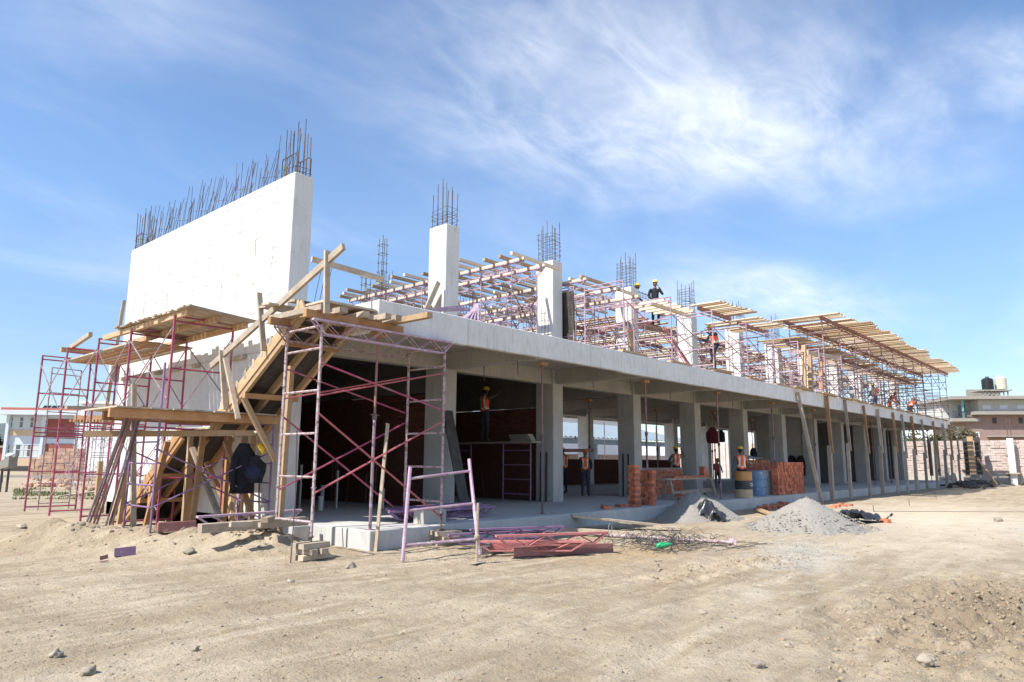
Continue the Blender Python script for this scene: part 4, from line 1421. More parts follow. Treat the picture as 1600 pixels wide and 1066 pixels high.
# horizontal reinforcement cage on the roof line behind the two men
rc = thing('reinforcement_cage', 'long beam cage of rebar with hanging stirrups at roof level near two workers', 'rebar cage', (14.5, 3.4, ZT))
for z, y in ((-.05, 3.35), (-.05, 3.7), (-.4, 3.35), (-.4, 3.7)):
    q = MB(); q.tube([(13.9, y, ZT + z), (16.2, y, ZT + z - .03), (18.9, y, ZT + z)], .011, 5); q.build('rebar', 'rebar steel', rc, world=True)
sm = stirrup_mesh(.4, .4)
for i in range(17):
    inst(sm, rc, 'stirrup', (14.7 - 14.5 + i * .22, .12, -.22), (0, math.pi / 2, 0))
lr = thing('rebar_bundle', 'thin bundle of long rebar jutting level from the fourth column top', 'rebar', (19, 3.5, ZT))
for i in range(5):
    q = MB(); q.tube([(18.6, 3.4 + .06 * i, ZT + .28 + .02 * i), (21.5, 3.4 + .05 * i, ZT + .36 + .03 * i), (24.2 + .2 * i, 3.3 + .1 * i, ZT + .40 + .09 * i)], .009, 5); q.build('rebar', 'rebar steel', lr, world=True)
lr = thing('rebar_bundle', 'thin bundle of long rebar jutting level above the planks behind the cantilever deck', 'rebar', (25, 3.5, ZT))
for i in range(4):
    q = MB(); q.tube([(23.4, 3.4 + .06 * i, ZT + .18 + .02 * i), (27.0, 3.4 + .05 * i, ZT + .2 + .03 * i), (31 + .2 * i, 3.3 + .1 * i, ZT + .1 + .05 * i)], .009, 5); q.build('rebar', 'rebar steel', lr, world=True)

# ------------------------------------------------------------------ people
JOINTS = {
    'pelvis': (0, 0, .95), 'belly': (0, .0, 1.08), 'chest': (0, -.01, 1.30), 'neck': (0, .0, 1.47), 'head': (0, .02, 1.56),
    'shL': (-.185, -.01, 1.41), 'elL': (-.235, -.03, 1.12), 'wrL': (-.24, .05, .87), 'haL': (-.235, .08, .79),
    'shR': (.185, -.01, 1.41), 'elR': (.235, -.03, 1.12), 'wrR': (.24, .05, .87), 'haR': (.235, .08, .79),
    'hiL': (-.095, 0, .90), 'knL': (-.105, .025, .50), 'anL': (-.11, -.01, .09), 'toL': (-.125, .15, .045),
    'hiR': (.095, 0, .90), 'knR': (.105, .025, .50), 'anR': (.11, -.01, .09), 'toR': (.125, .15, .045)}
EDGES = [('pelvis', 'belly'), ('belly', 'chest'), ('chest', 'neck'), ('neck', 'head'),
         ('chest', 'shL'), ('shL', 'elL'), ('elL', 'wrL'), ('wrL', 'haL'), ('chest', 'shR'), ('shR', 'elR'), ('elR', 'wrR'), ('wrR', 'haR'),
         ('pelvis', 'hiL'), ('hiL', 'knL'), ('knL', 'anL'), ('anL', 'toL'), ('pelvis', 'hiR'), ('hiR', 'knR'), ('knR', 'anR'), ('anR', 'toR')]
RADII = {'pelvis': (.145, .105), 'belly': (.14, .10), 'chest': (.165, .115), 'neck': (.058, .06), 'head': (.06, .065),
         'sh': (.07, .07), 'el': (.047, .047), 'wr': (.032, .036), 'ha': (.034, .022), 'hi': (.088, .09), 'kn': (.06, .062), 'an': (.045, .05), 'to': (.045, .033)}


def person(label, xy, z, rz, pose=None, shirt='grey shirt', trousers='denim', vest='orange vest', helmet='yellow plastic', tape='reflective tape', hood=False, scale=1.0, sleeves=None):
    J = {k: Vector(v) for k, v in JOINTS.items()}
    for k, v in (pose or {}).items():
        J[k] = Vector(v)
    names = list(J)
    t = thing('person', label, 'person', (xy[0], xy[1], z), rz, None)
    t.scale = (scale,) * 3
    me = bpy.data.meshes.new('body')
    me.from_pydata([J[n] for n in names], [(names.index(a), names.index(b)) for a, b in EDGES], [])
    o = bpy.data.objects.new('body_skeleton', me)
    COL.objects.link(o)
    bpy.context.view_layer.objects.active = o
    sk = o.modifiers.new('skin', 'SKIN')
    sk.use_smooth_shade = True
    for i, n in enumerate(names):
        r = RADII.get(n) or RADII[n[:2]]
        me.skin_vertices[0].data[i].radius = r
        me.skin_vertices[0].data[i].use_root = (n == 'pelvis')
    ss = o.modifiers.new('sub', 'SUBSURF'); ss.levels = 2; ss.render_levels = 2
    dg = bpy.context.evaluated_depsgraph_get()
    dg.update()
    em = bpy.data.meshes.new_from_object(o.evaluated_get(dg))
    bpy.data.objects.remove(o)
    V = [v.co.copy() for v in em.vertices]
    Fc = [tuple(p.vertices) for p in em.polygons]
    Nn = [v.normal.copy() for v in em.vertices]
    body = MB()
    body.mi = 0

    def seg_near(p):
        best, bn = 9, None
        for a, b in EDGES:
            A, B = J[a], J[b]
            d = B - A
            tt = max(0, min(1, (p - A).dot(d) / max(d.length_squared, 1e-9)))
            q = (p - (A + d * tt)).length
            if q < best:
                best, bn = q, (a, b)
        return bn
    body.v = [tuple(v) for v in V]
    vest_f = []
    for f in Fc:
        c = sum((V[i] for i in f), Vector()) / len(f)
        a, b = seg_near(c)
        k = 0
        if b in ('haL', 'haR') or (a, b) == ('neck', 'head') or (sleeves == 'short' and b[:2] == 'wr'):
            k = 1
        elif b[:2] in ('kn', 'hi') or b[:2] == 'an':
            k = 2
        elif b[:2] == 'to':
            k = 3
        if (a, b) in (('pelvis', 'belly'), ('belly', 'chest'), ('chest', 'neck'), ('chest', 'shL'), ('chest', 'shR')):
            vest_f.append((f, c))
        body.f.append(f); body.m.append(k)
    # head with face
    hc = J['head'] + (J['head'] - J['neck']).normalized() * .085 + Vector((0, .01, 0))
    hv_, hf_ = ICO[3]
    body.mi = 1
    pts = []
    for p in hv_:
        x, y, zz = p.x * .076, p.y * .094, p.z * .118
        if p.y > .6 and abs(p.x) < .22 and -.35 < p.z < .12:
            y += .020 * (1 - abs(p.x) / .22) * (1 - abs(p.z + .15) / .3)
        if p.z < -.4:
            x *= .84; y *= .95
        if p.y > .55 and -.62 < p.z < -.5 and abs(p.x) < .35:
            y -= .006
        if p.y > .6 and .05 < p.z < .3 and .2 < abs(p.x) < .55:
            y -= .008
        pts.append(hc + Vector((x, y, zz)))
    body.add(pts, hf_)
    for s in (-1, 1):
        body.blob(hc + Vector((s * .076, -.005, -.005)), (.012, .022, .032), s, 1, .1)
        body.mi = 4
        body.blob(hc + Vector((s * .030, .082, .018)), (.011, .008, .007), s, 1, .0)
        body.mi = 1
        # fingers and thumb
        sd_ = 'L' if s < 0 else 'R'
        h = J['ha' + sd_]; d = (h - J['wr' + sd_]).normalized()
        side = d.cross(Vector((0, 0, 1)))
        side = Vector((0, 1, 0)) if side.length < .5 else side.normalized()
        pl = d.cross(side).normalized()
        for q, ln in enumerate((.068, .078, .073, .058)):
            b0 = h + side * ((q - 1.5) * .017) + d * .012
            body.tube([b0, b0 + d * ln * .55, b0 + d * ln * .95 + pl * .016], [.0085, .008, .006], 5)
        b0 = h - d * .03 + side * .03
        body.tube([b0, b0 + side * .022 + d * .03, b0 + side * .026 + d * .058], [.010, .009, .007], 5)
    bo = body.build('body', [shirt, 'skin', trousers, 'boot', 'eye white'], t, smooth=True)
    # hair or hood under the helmet
    hr_ = MB()
    hb_ = [(hc + Vector((p.x * .082, p.y * .098 - .008, p.z * .12 + .004))) for p in hv_]
    hr_.add(hb_, [f for f in hf_ if (sum(hv_[i].y for i in f) / 3 < (-.1 if not hood else .55)) and sum(hv_[i].z for i in f) / 3 > -.75])
    hr_.build('hair' if not hood else 'hood', 'hair' if not hood else shirt, t, smooth=True)
    if helmet:
        hm = MB()
        up = (J['head'] - J['neck']).normalized()
        hp_ = []
        for p in hv_:
            k = max(p.z, -.02)
            rim = 1.0 + (.22 if p.z < .02 else 0) * (1.0 if p.y > 0 else .35)
            hp_.append(hc + Vector((p.x * .102 * (1 if p.z > .02 else 1.08), p.y * .124 * rim, .045 + k * .098)))
        hm.add(hp_, hf_)
        for q in (-.03, 0, .03):
            hm.tube([hc + Vector((q, -.10, .10)), hc + Vector((q, -.04, .137)), hc + Vector((q, .04, .139)), hc + Vector((q, .10, .105))], .008, 5)
        hm.build('helmet', helmet, t, smooth=True)
    if vest:
        vb = MB()
        idx = {}
        zlo, zhi = J['belly'].z - .14, J['neck'].z
        ax = (J['neck'] - J['pelvis']).normalized()
        Ltot = (J['neck'] - J['pelvis']).length
        for f, c in vest_f:
            s = (c - J['pelvis']).dot(ax) / Ltot
            if s < .02 or s > .96:
                continue
            if min((c - J['shL']).length, (c - J['shR']).length) < .085 and abs((c - J['chest']).x) > .16:
                continue
            k = 1 if (.20 < s < .30) else 0
            off = (c - J['pelvis']).x
            if s >= .30 and .055 < abs(off) < .105:
                k = 1
            base = len(vb.v)
            vb.mi = k
            vb.add([V[i] + Nn[i] * .016 for i in f], [tuple(range(len(f)))])
        vb.build('vest', [vest, tape], t, smooth=True)
    return t


def spot(px, d):
    p = far(px, 722, d)
    return (p.x, p.y)


def face(px_from, dx, dy):
    """heading whose forward (+y of the figure) points along world (dx, dy)"""
    return math.atan2(dy, dx) - math.pi / 2


REACH_UP = {'elR': (.30, .20, 1.50), 'wrR': (.20, .42, 1.62), 'haR': (.17, .49, 1.66), 'elL': (-.28, .20, 1.28), 'wrL': (-.14, .40, 1.42), 'haL': (-.10, .47, 1.45)}
POINT_R = {'elR': (.46, .03, 1.37), 'wrR': (.72, .06, 1.36), 'haR': (.80, .07, 1.35), 'elL': (-.25, .0, 1.12), 'wrL': (-.29, .05, .88), 'haL': (-.29, .08, .80)}
ARM_UP_R = {'elR': (.38, .12, 1.36), 'wrR': (.34, .22, 1.62), 'haR': (.30, .24, 1.69), 'elL': (-.26, .16, 1.18), 'wrL': (-.12, .36, 1.12), 'haL': (-.07, .42, 1.11)}
PHONE = {'elL': (-.27, .12, 1.20), 'wrL': (-.13, .16, 1.44), 'haL': (-.09, .13, 1.52), 'elR': (.25, -.02, 1.13), 'wrR': (.14, .16, .99), 'haR': (.07, .2, .99)}
WORK_LOW = {'elR': (.23, .10, 1.13), 'wrR': (.18, .30, .98), 'haR': (.16, .37, .95), 'elL': (-.23, .10, 1.13), 'wrL': (-.16, .30, 1.0), 'haL': (-.13, .37, .98), 'head': (0, .05, 1.55)}
BENT = {'belly': (0, .05, 1.05), 'chest': (0, .20, 1.22), 'neck': (0, .33, 1.33), 'head': (0, .40, 1.40), 'shL': (-.18, .28, 1.29), 'shR': (.18, .28, 1.29), 'elL': (-.22, .40, 1.03), 'wrL': (-.16, .55, .85), 'haL': (-.14, .61, .80),
        'elR': (.22, .40, 1.03), 'wrR': (.16, .55, .85), 'haR': (.14, .61, .80)}
CLIMB = dict(BENT)
CLIMB.update({'belly': (0, .02, 1.07), 'chest': (0, .08, 1.28), 'neck': (0, .14, 1.43), 'head': (0, .18, 1.52), 'shL': (-.18, .10, 1.39), 'shR': (.18, .10, 1.39), 'elL': (-.24, .3, 1.28), 'wrL': (-.2, .48, 1.42), 'haL': (-.18, .52, 1.49),
              'elR': (.24, .26, 1.14), 'wrR': (.2, .46, 1.2), 'haR': (.18, .53, 1.23), 'knL': (-.13, .33, .72), 'anL': (-.12, .20, .34), 'toL': (-.13, .36, .31)})
vx, vy = 1, 0
p1 = at(757, 691, 'x', 8.5)
P1Z = p1.z
person('worker in orange vest reaching up at the dark brick wall of the second room', (p1.x, p1.y), P1Z, face(0, 1, .0), REACH_UP, 'olive shirt', 'denim')
x, y = spot(914, 25.0)
person('worker in orange vest standing behind the horizontal steel prop in the third room', (x, y), .36, face(0, -.7, -.7), WORK_LOW, 'dark shirt', 'denim', helmet='orange plastic', scale=.93)
x, y = spot(881, 27.0)
person('worker in yellow helmet mostly hidden by the right edge of the second column', (x, y), .36, face(0, .2, .9), WORK_LOW, 'dark shirt', 'denim', scale=.98)
x, y = spot(1057, 28.6)
person('worker in orange vest behind the low brick wall with right arm raised to his helmet', (x, y), .42, face(0, .6, .8), ARM_UP_R, 'grey shirt', 'denim')
x, y = spot(1158, 25.2)
person('worker in orange vest beside the drums with right arm stretched over the stacked bricks', (x, y), .36, face(0, .74, .66), POINT_R, 'grey shirt', 'dark shirt', scale=1.0)
TOPZ = 6.64
xa, ya = spot(998, 26.6)
person('worker in dark jacket on the roof right beside the third column top, seen sideways', (xa, ya), TOPZ, face(0, .66, -.74), WORK_LOW, 'dark shirt', 'dark shirt', tape='green tape', vest='dark shirt')
xb, yb = spot(1031, 26.2)
person('worker in black hooded top on the roof holding a hand to his face', (xb, yb), TOPZ, face(0, -.7, -.72), PHONE, 'dark shirt', 'denim', helmet='pale yellow plastic', hood=True, vest=None)
plank_thing((xa - 1.3, ya - .2, TOPZ - .03), (xb + 1.2, yb + .1, TOPZ - .03), .55, .05, 'working plank between scaffold towers under the two roof workers', 'weathered timber')
x, y = spot(1126, 26.6)
person('worker in yellow helmet climbing the lilac scaffold left of the fifth column', (x, y), 5.02, face(0, -.8, .5), CLIMB, 'denim', 'denim', vest='orange vest')
plank_thing((x - .8, y + .1, 5.0), (x + .9, y - .1, 5.0), .4, .05, 'plank underfoot of the worker climbing the lilac scaffold', 'fresh timber')
x, y = spot(1375, 42.5)
person('worker with green sleeves and orange vest standing on the far slab edge', (x, y), ZS + .01, face(0, .5, .8), WORK_LOW, 'green shirt', 'blue denim', helmet='pale yellow plastic')
x, y = spot(1397, 46.0)
person('worker all in orange bending down on the far slab edge', (x, y), ZS + .01, face(0, -.3, -.9), BENT, 'orange shirt', 'orange shirt', helmet='orange plastic')
x, y = spot(1429, 51.5)
person('worker in orange helmet farthest along the slab, hunched at the scaffold', (x, y), ZS + .01, face(0, .8, -.4), BENT, 'orange shirt', 'dark shirt', helmet='orange plastic', scale=1.12)
x, y = spot(1120, 41)
person('small figure with yellow helmet seen through the building beyond the fourth column', (x, y), .02, face(0, -.6, -.8), WORK_LOW, 'orange shirt', 'denim', vest=None)

# plank stage in the second room
stg = thing('plank_stage', 'plank stage on a purple trestle frame before the dark brick wall', 'plank stage', (8.4, p1.y, ZF))
q = MB(); q.bar((8.35, p1.y + 1.5, P1Z - .03), (8.35, p1.y - 2.3, P1Z - .03), .5, .05); q.build('plank', 'weathered timber', stg, world=True)
fm, rm = frame_meshes(1.1, round(P1Z - ZF - .06, 2), 'purple paint', .022)
for yy in (p1.y - 2.1, p1.y + .4):
    f = inst(fm, stg, 'frame', (-.1, yy - p1.y, 0), (0, 0, 0))
    for k in range(4):
        inst(rm, f, 'rung', (0, 0, .25 + k * .43))
for i in range(3):
    plank_thing((8.3, p1.y - 2.2 + .05 * i, P1Z + .04 + .07 * i), (8.4, p1.y - 1.3 + .03 * i, P1Z + .04 + .07 * i), .2, .065, 'grey block slab lying on the plank stage, ' + ['lowest', 'middle', 'top'][i] + ' of its pile', 'gravel grey', 'concrete_slab', cat='slab')

# ------------------------------------------------------------------ props and posts
def prop(label, x, y, z0, z1, split=.62, head=True, tilt=(0, 0)):
    t = thing('steel_prop', label, 'steel prop', (x, y, z0), 0, 'steel props under the upper slab')
    h = z1 - z0
    q = MB(); q.tube([(0, 0, 0), (tilt[0] * split, tilt[1] * split, h * split)], .030, 8); q.box(-.07, -.07, 0, .07, .07, .008); q.build('outer_tube', 'prop steel', t)
    q = MB(); q.tube([(tilt[0] * split, tilt[1] * split, h * split), (tilt[0], tilt[1], h - .01)], .023, 7); q.build('inner_tube', 'rust brace', t)
    q = MB(); q.lathe([(.034, h * split - .09), (.045, h * split - .07), (.045, h * split + .02), (.034, h * split + .03)], (tilt[0] * split, tilt[1] * split, 0), 8)
    q.tube([(tilt[0] * split - .1, 0, h * split), (tilt[0] * split + .1, 0, h * split)], .008, 4)
    q.build('collar', 'rebar steel', t)
    if head:
        q = MB(); q.box(tilt[0] - .13, tilt[1] - .08, h - .075, tilt[0] + .13, tilt[1] + .08, h - .004); q.build('head_block', 'orange timber', t)
    return t


for i, (px, y, nm) in enumerate(((847, .45, 'purple steel prop standing alone before the second column'), (1009, .5, 'lilac steel prop between the two slim brick stacks'), (1121, .5, 'lilac steel prop left of the drums with cloth hung behind it'), (1206, .7, 'lilac steel prop rising over the big brick stack'), (1270, .8, 'dark steel prop just left of the leaning timber shore'),
                                 (1359, 1.2, 'dark steel prop among the timber posts, nearer one'), (1384, 1.4, 'dark steel prop among the timber posts, second one'), (1446, 1.5, 'thin steel prop near the far end of the slab'))):
    p = at(px, 640, 'y', y)
    prop(nm, p.x, y, ZF, 3.963, R_.uniform(.5, .66))
for px, y, nm in ((921, 5.6, 'dark steel prop standing mid room behind the second column'), (1113, 6.5, 'dark steel prop in the room left of the lilac one'), (1117, 5.0, 'rust brown steel prop close behind the lilac one'), (1176, 6.0, 'dark prop in the room right of the fifth column'), (1181, 7.0, 'slightly farther dark prop just right of the fifth column'), (1252, 5.0, 'dark prop in the room before the two hanging jackets'),
                  (1027, 6.4, 'thin dark prop in the room above the low brick wall')):
    p = at(px, 700, 'y', y)
    prop(nm, p.x, y, ZF, 3.945, .5)
q = MB(); a = at(881, 704, 'y', 5.2); b_ = at(927, 704, 'y', 5.2); q.bar(a, b_, .07, .12)
tag(q.build('steel_channel', 'brown channel', world=True), 'red brown channel held level across the third room opening', 'steel channel')
# props at the front corner under tower A
p = at(578, 828, 'z', ZF)
prop('brown steel prop on the slab corner inside the front scaffold tower', p.x, p.y, ZF, 3.95, .57, tilt=(.03, .02))
a = at(587, 862, 'y', -.06); b_ = at(606, 662, 'y', .15)
plank_thing(a, b_, .055, .055, 'slim squared batten leaning at the slab corner beside the brown prop', 'weathered timber', 'timber_batten')
a = at(454, 880, 'z', .0)
q = MB(); q.tube([a - Vector((0, 0, .05)), a + Vector((.02, 0, 1.0)), a + Vector((0, .03, 2.05))], .010, 5)
tag(q.build('rebar', 'rebar steel', world=True), 'upright rusty bar driven into the ground between the blockings of the front tower', 'rebar')
# timber posts along the slab edge
posts = [(1246, 613, 1284, 786, -1.25, 'leaning timber shore propped against the slab edge, foremost of the row'), ]
for i, (xt_, yt_, xb_, yb_) in enumerate(((1291, 619, 1301, 784), (1320, 625, 1330, 780), (1349, 634, 1360, 777), (1371, 640, 1380, 774), (1395, 645, 1403, 772), (1409, 648, 1419, 769), (1424, 651, 1433, 767), (1440, 656, 1449, 764), (1458, 659, 1465, 763), (1473, 662, 1480, 761), (1483, 664, 1489, 759), (1493, 668, 1501, 757))):
    y0 = -.42
    a = at(xb_, yb_, 'y', y0); a.z = -.03
    b_ = at(xt_, yt_, 'y', -.07)
    mid = a.lerp(b_, .45 + .1 * R_.random())
    t = thing('timber_post', 'rough timber post against the slab edge, %s of the upright row' % ORD[i], 'timber post', (a.x, a.y, a.z), 0, 'timber posts along the slab edge')
    w = .16 if i % 3 == 0 else .13
    q = MB(); q.bar(a, mid + (b_ - a) * .04, w, w, (1, 0, 0), .006); q.build('lower_post', 'weathered timber', t, world=True)
    q = MB(); q.bar(mid + Vector((.0, -.09, -.15)), b_, w * .85, w * .7, (1, 0, 0), .006); q.build('upper_post', 'weathered timber' if i % 2 else 'orange timber', t, world=True)
a = at(1284, 787, 'z', 0); b_ = at(1246, 613, 'y', -.08)
plank_thing(a - Vector((0, 0, .04)), b_, .13, .1, posts[0][5], 'weathered timber', 'timber_shore', up=(1, 0, 0))
for i in range(4):
    a = at(1243 + i * 42, 585 + i * 14, 'y', -.0)
    a.z = ZS + .03
    plank_thing(a + Vector((-.6, -.12, 0)), a + Vector((1.0, -.1, 0)), .2, .06, 'short plank lying on the slab edge over the timber posts, %s from the left' % ORD[i], 'fresh timber')

# ------------------------------------------------------------------ bricks, drums, trestle
def brick_stack(label, x, y, z, nx, ny, nz, l=.24, d=.12, h=.07, head=False, rz=0, ragged=0.0, g='brick stacks on the slab edge'):
    t = thing('brick_stack', label, 'brick stack', (x, y, z), rz, g)
    bm_ = brick_mesh(d if head else l, l if head else d, h, 'brick red')
    W = d if head else l; Dp = l if head else d
    for k in range(nz):
        for i in range(nx):
            for j in range(ny):
                if k == nz - 1 and R_.random() < ragged:
                    continue
                inst(bm_, t, 'brick', (i * (W + .012) + R_.uniform(-.008, .008), j * (Dp + .006) + R_.uniform(-.025, .025), k * (h + .006)), (0, 0, R_.uniform(-.03, .03)))
    return t


p = at(988, 795, 'y', .35)
brick_stack('slim tall brick stack left of the lilac prop', p.x + .12, .32, ZF, 1, 2, 15, rz=-.1)
p = at(1012, 795, 'y', .35)
brick_stack('slim uneven brick stack right of the lilac prop', p.x + .16, .28, ZF, 1, 3, 14, ragged=.5, rz=.1)
p = at(1203, 777, 'y', .25) + Vector((.75, 0, 0))
brick_stack('big wall of stacked red bricks right of the drums', p.x, .22, ZF, 21, 1, 10, .25, .122, .118, True, 0)
t = brick_stack('row of red blocks left on top behind the drums, under the stretched arm', at(1168, 740, 'y', 1.7).x, 1.7, ZF + .95, 16, 1, 3, .25, .13, .115, True, 0)
for q in range(10):
    for k in range(8):
        inst(brick_mesh(.25, .25, .115, 'brick red'), t, 'brick', (q * .26 - .1, .02, -.118 * (8 - k)))
for i, (px, py, ln) in enumerate(((978, 797, .2), (1036, 795, .3), (1086, 782, .5))):
    p = at(px, py, 'z', ZF)
    p.y = max(p.y, .3)
    t = thing('brick_heap', ['few loose bricks left of the slim brick stacks', 'few loose bricks right of the slim brick stacks', 'tumbled heap of bricks under the trestle'][i], 'bricks', (p.x, p.y, ZF), 0, 'loose brick heaps')
    for k in range(4 if i < 2 else 14):
        inst(brick_mesh(.24, .12, .07, 'brick red'), t, 'brick', (R_.uniform(-ln, ln), R_.uniform(-.12, .3), .0 + (k // 5) * .075), (R_.uniform(-.05, .05), R_.uniform(-.05, .05), R_.uniform(0, 3)))
t = thing('brick_heap', 'broken bricks strewn on the ground below the big brick wall stack', 'bricks', (17.0, -.45, 0), 0, 'loose brick heaps')
for k in range(26):
    inst(brick_mesh(.2 if k % 2 else .13, .12, .08, 'brick red'), t, 'brick', (R_.uniform(-1.2, 2.2), R_.uniform(-.5, .3), R_.uniform(0, .08)), (R_.uniform(-.3, .3), R_.uniform(-.3, .3), R_.uniform(0, 3)))
t = thing('brick_heap', 'few broken bricks in the sun right of the grey gravel heap', 'bricks', tuple(at(1318, 791, 'z', 0)), 0, 'loose brick heaps')
for k in range(7):
    inst(brick_mesh(.2, .12, .07, 'brick red'), t, 'brick', (R_.uniform(-1.4, 1.2), R_.uniform(-.25, .25), 0), (0, 0, R_.uniform(0, 3)))
p = at(1384, 817, 'z', 0)
q = MB(); q.box(-.13, -.06, 0, .13, .06, .1); q.box(-.04, -.062, .02, .04, -.05, .08)
o = q.build('brick', 'brick red'); o.location = p; o.rotation_euler = (0, 0, 1.0); tag(o, 'single red hollow brick lying apart right of the black sheet', 'brick')

def drum(label, px, y, mats, band=None):
    p = at(px, 760, 'y', y)
    t = thing('oil_drum', label, 'drum', (p.x, y, ZF), R_.uniform(0, 1), 'drums on the slab edge')
    r = .30
    secs = ((0.0, .30), (.31, .60), (.61, .90))
    for (z0, z1), m in zip(secs, mats):
        q = MB(); q.lathe([(r - .004, z0), (r, z0 + .015), (r, z1 - .015), (r - .004, z1)], n=28); q.build('shell_band', m, t, smooth=False)
    for z in (.305, .605, .895):
        q = MB(); q.lathe([(r, z - .014), (r + .012, z), (r, z + .014)], n=28); q.build('hoop', mats[2] if z > .6 else mats[1], t)
    return t


d1 = drum('orange and beige drum with a black band and white print', 1162, .35, ('beige drum', 'black drum', 'orange drum'))
d1.rotation_euler = (0, 0, 0)
q = MB()
for row, (z, n) in enumerate(((.49, 9), (.42, 8))):
    for k in range(n):
        a = rad(-152 + 40 + k * 7.5 + row * 5)
        for s_ in range(2):
            aa = a + rad(1.5 + 3.2 * s_)
            hh = R_.uniform(.016, .026)
            c_, s2 = math.cos(aa), math.sin(aa)
            q.bar((c_ * .3035, s2 * .3035, z - hh), (c_ * .3035, s2 * .3035, z + hh), .012, .004, (c_, s2, 0))
        a2 = a + rad(3.2)
        q.bar((math.cos(a) * .3035, math.sin(a) * .3035, z + R_.choice((-.02, 0, .02))), (math.cos(a2 + .03) * .3035, math.sin(a2 + .03) * .3035, z), .008, .004, (0, 0, 1))
q.build('print', 'print white', d1)
drum('blue drum with scuffed paint beside the orange one', 1182, .75, ('blue drum',) * 3)
drum('whitish rust spotted drum against the big brick stack', 1194, .92, ('white drum',) * 3)

tr = thing('trestle', 'timber trestle bench laden with bricks before the low brick wall', 'trestle', tuple(at(1070, 772, 'y', 1.5)))
tr.location.z = ZF
q = MB(); q.bar((-1.5, 0, .66), (2.2, .2, .66), .34, .06); q.build('bench_top', 'weathered timber', tr)
for x in (-1.1, 1.9):
    for s in (-1, 1):
        q = MB(); q.bar((x + s * .14, s * .3, 0), (x, s * .06, .63), .07, .07, (1, 0, 0)); q.build('leg', 'weathered timber', tr)
q = MB(); q.bar((-1.2, -.2, .2), (2.1, -.05, .25), .04, .14); q.build('rail', 'weathered timber', tr)
t = thing('brick_heap', 'row of loose bricks lying on the trestle bench', 'bricks', (tr.location.x, tr.location.y, ZF + .69), 0, 'loose brick heaps')
for k in range(16):
    inst(brick_mesh(.24, .12, .07, 'brick red'), t, 'brick', (-1.0 + k * .19 + R_.uniform(-.05, .05), -.05 + R_.uniform(-.08, .08) + k * .01, .0), (0, 0, R_.uniform(-.5, .5)))
for k in range(5):
    inst(brick_mesh(.24, .12, .12, 'brick red'), t, 'brick', (1.7 + (k % 2) * .13, .02, (k // 2) * .125), (0, 0, 1.2))

# ------------------------------------------------------------------ heaps and litter on the ground
def heap(label, name, c, rx, ry, h, m, rough=.12, seed=0, n=46, pw=1.25, skew=(0, 0)):
    b = MB()
    vs_ = []
    rings = 26
    for i in range(rings + 1):
        f = i / rings
        for j in range(n):
            a = 2 * math.pi * j / n
            wob = 1 + .16 * noise.noise(Vector((math.cos(a) * 1.3 + seed, math.sin(a) * 1.3, 0)))
            x = rx * f * math.cos(a) * wob; y = ry * f * math.sin(a) * wob
            k = math.sqrt(f * f + .012) - .11
            z = h * max(0, 1 - k / .89) ** pw
            z += rough * h * (1 - f) ** .5 * (noise.noise(Vector((x * 3 + seed, y * 3, 1))) + .5 * noise.noise(Vector((x * 9, y * 9, 1 + seed))))
            vs_.append((x + skew[0] * z, y + skew[1] * z, z - .03 * f * f))
    fs_ = [(i * n + j, (i + 1) * n + j, (i + 1) * n + (j + 1) % n, i * n + (j + 1) % n) for i in range(rings) for j in range(n)]
    b.add(vs_, fs_)
    o = b.build(name, m, smooth=True)
    o.location = c
    return tag(o, label, 'heap')


hp1 = heap('grey gravel heap in full sun before the timber posts', 'gravel_heap', (10.25, -3.95, 0), 1.7, 1.4, .72, 'gravel grey', .07, 1, pw=1.18)
hp2 = heap('pale sand heap against the slab edge, half in shade', 'sand_heap', (10.8, -.78, 0), 1.75, 1.15, .72, 'gravel grey', .14, 5, pw=1.1, skew=(.25, .3))


def scatter(name, n, fn, m, rmin, rmax, flat=.7, sub=1, kind=True):
    b = MB()
    for i in range(n):
        x, y, z = fn(i)
        r = rmin * (rmax / rmin) ** (R_.random() ** 2.6)
        b.blob((x, y, z + r * .12), (r * R_.uniform(.7, 1.3), r * R_.uniform(.7, 1.3), r * flat), i * .37, sub, .5)
    o = b.build(name, m)
    if kind:
        struct(o, 'stuff')
    return o


def near_pt(i):
    d = 4.6 + 14 * R_.random() ** 1.5
    px = R_.uniform(-60, 1660)
    p = far(px, 722, d)
    return p.x, p.y, gh(p.x, p.y)


scatter('pebbles', 1900, near_pt, 'stone', .004, .020)
scatter('pebbles', 2800, near_pt, 'clod', .005, .024, .6)


def fine_pt(i):
    while True:
        p = far(R_.uniform(-60, 1660), 722, 4.5 + 9 * R_.random() ** 1.3)
        if noise.noise(Vector((p.x * .8, p.y * .8, 7))) + .5 * noise.noise(Vector((p.x * 2.3, p.y * 2.3, 9))) > R_.uniform(-.25, .35):
            return p.x, p.y, gh(p.x, p.y)


scatter('grit', 6500, fine_pt, 'clod', .003, .013, .8)


def clod_pt(i):
    while True:
        x = R_.gauss(1.4, 2.0); y = R_.gauss(-8.9, .8)
        if math.hypot((x - 1.3) / 3.2, (y + 8.9) / 1.4) < 1.15:
            return x, y, gh(x, y) - .004


scatter('soil_clods', 3600, clod_pt, 'clod', .005, .034, .8)


def clod2(i):
    f = R_.random()
    x = 1.2 + 3.2 * f + R_.gauss(0, .35); y = -5.1 - .5 * f + R_.gauss(0, .25)
    return x, y, gh(x, y) - .004


scatter('soil_clods', 500, clod2, 'clod', .006, .036, .8)


def berm_pt(i):
    f = R_.random()
    x = -3.6 + 2.6 * f + R_.gauss(0, .3); y = 4.4 - 3.7 * f + R_.gauss(0, .4)
    return x, y, gh(x, y) - .005


scatter('rubble', 420, berm_pt, 'stone', .008, .05, .8)


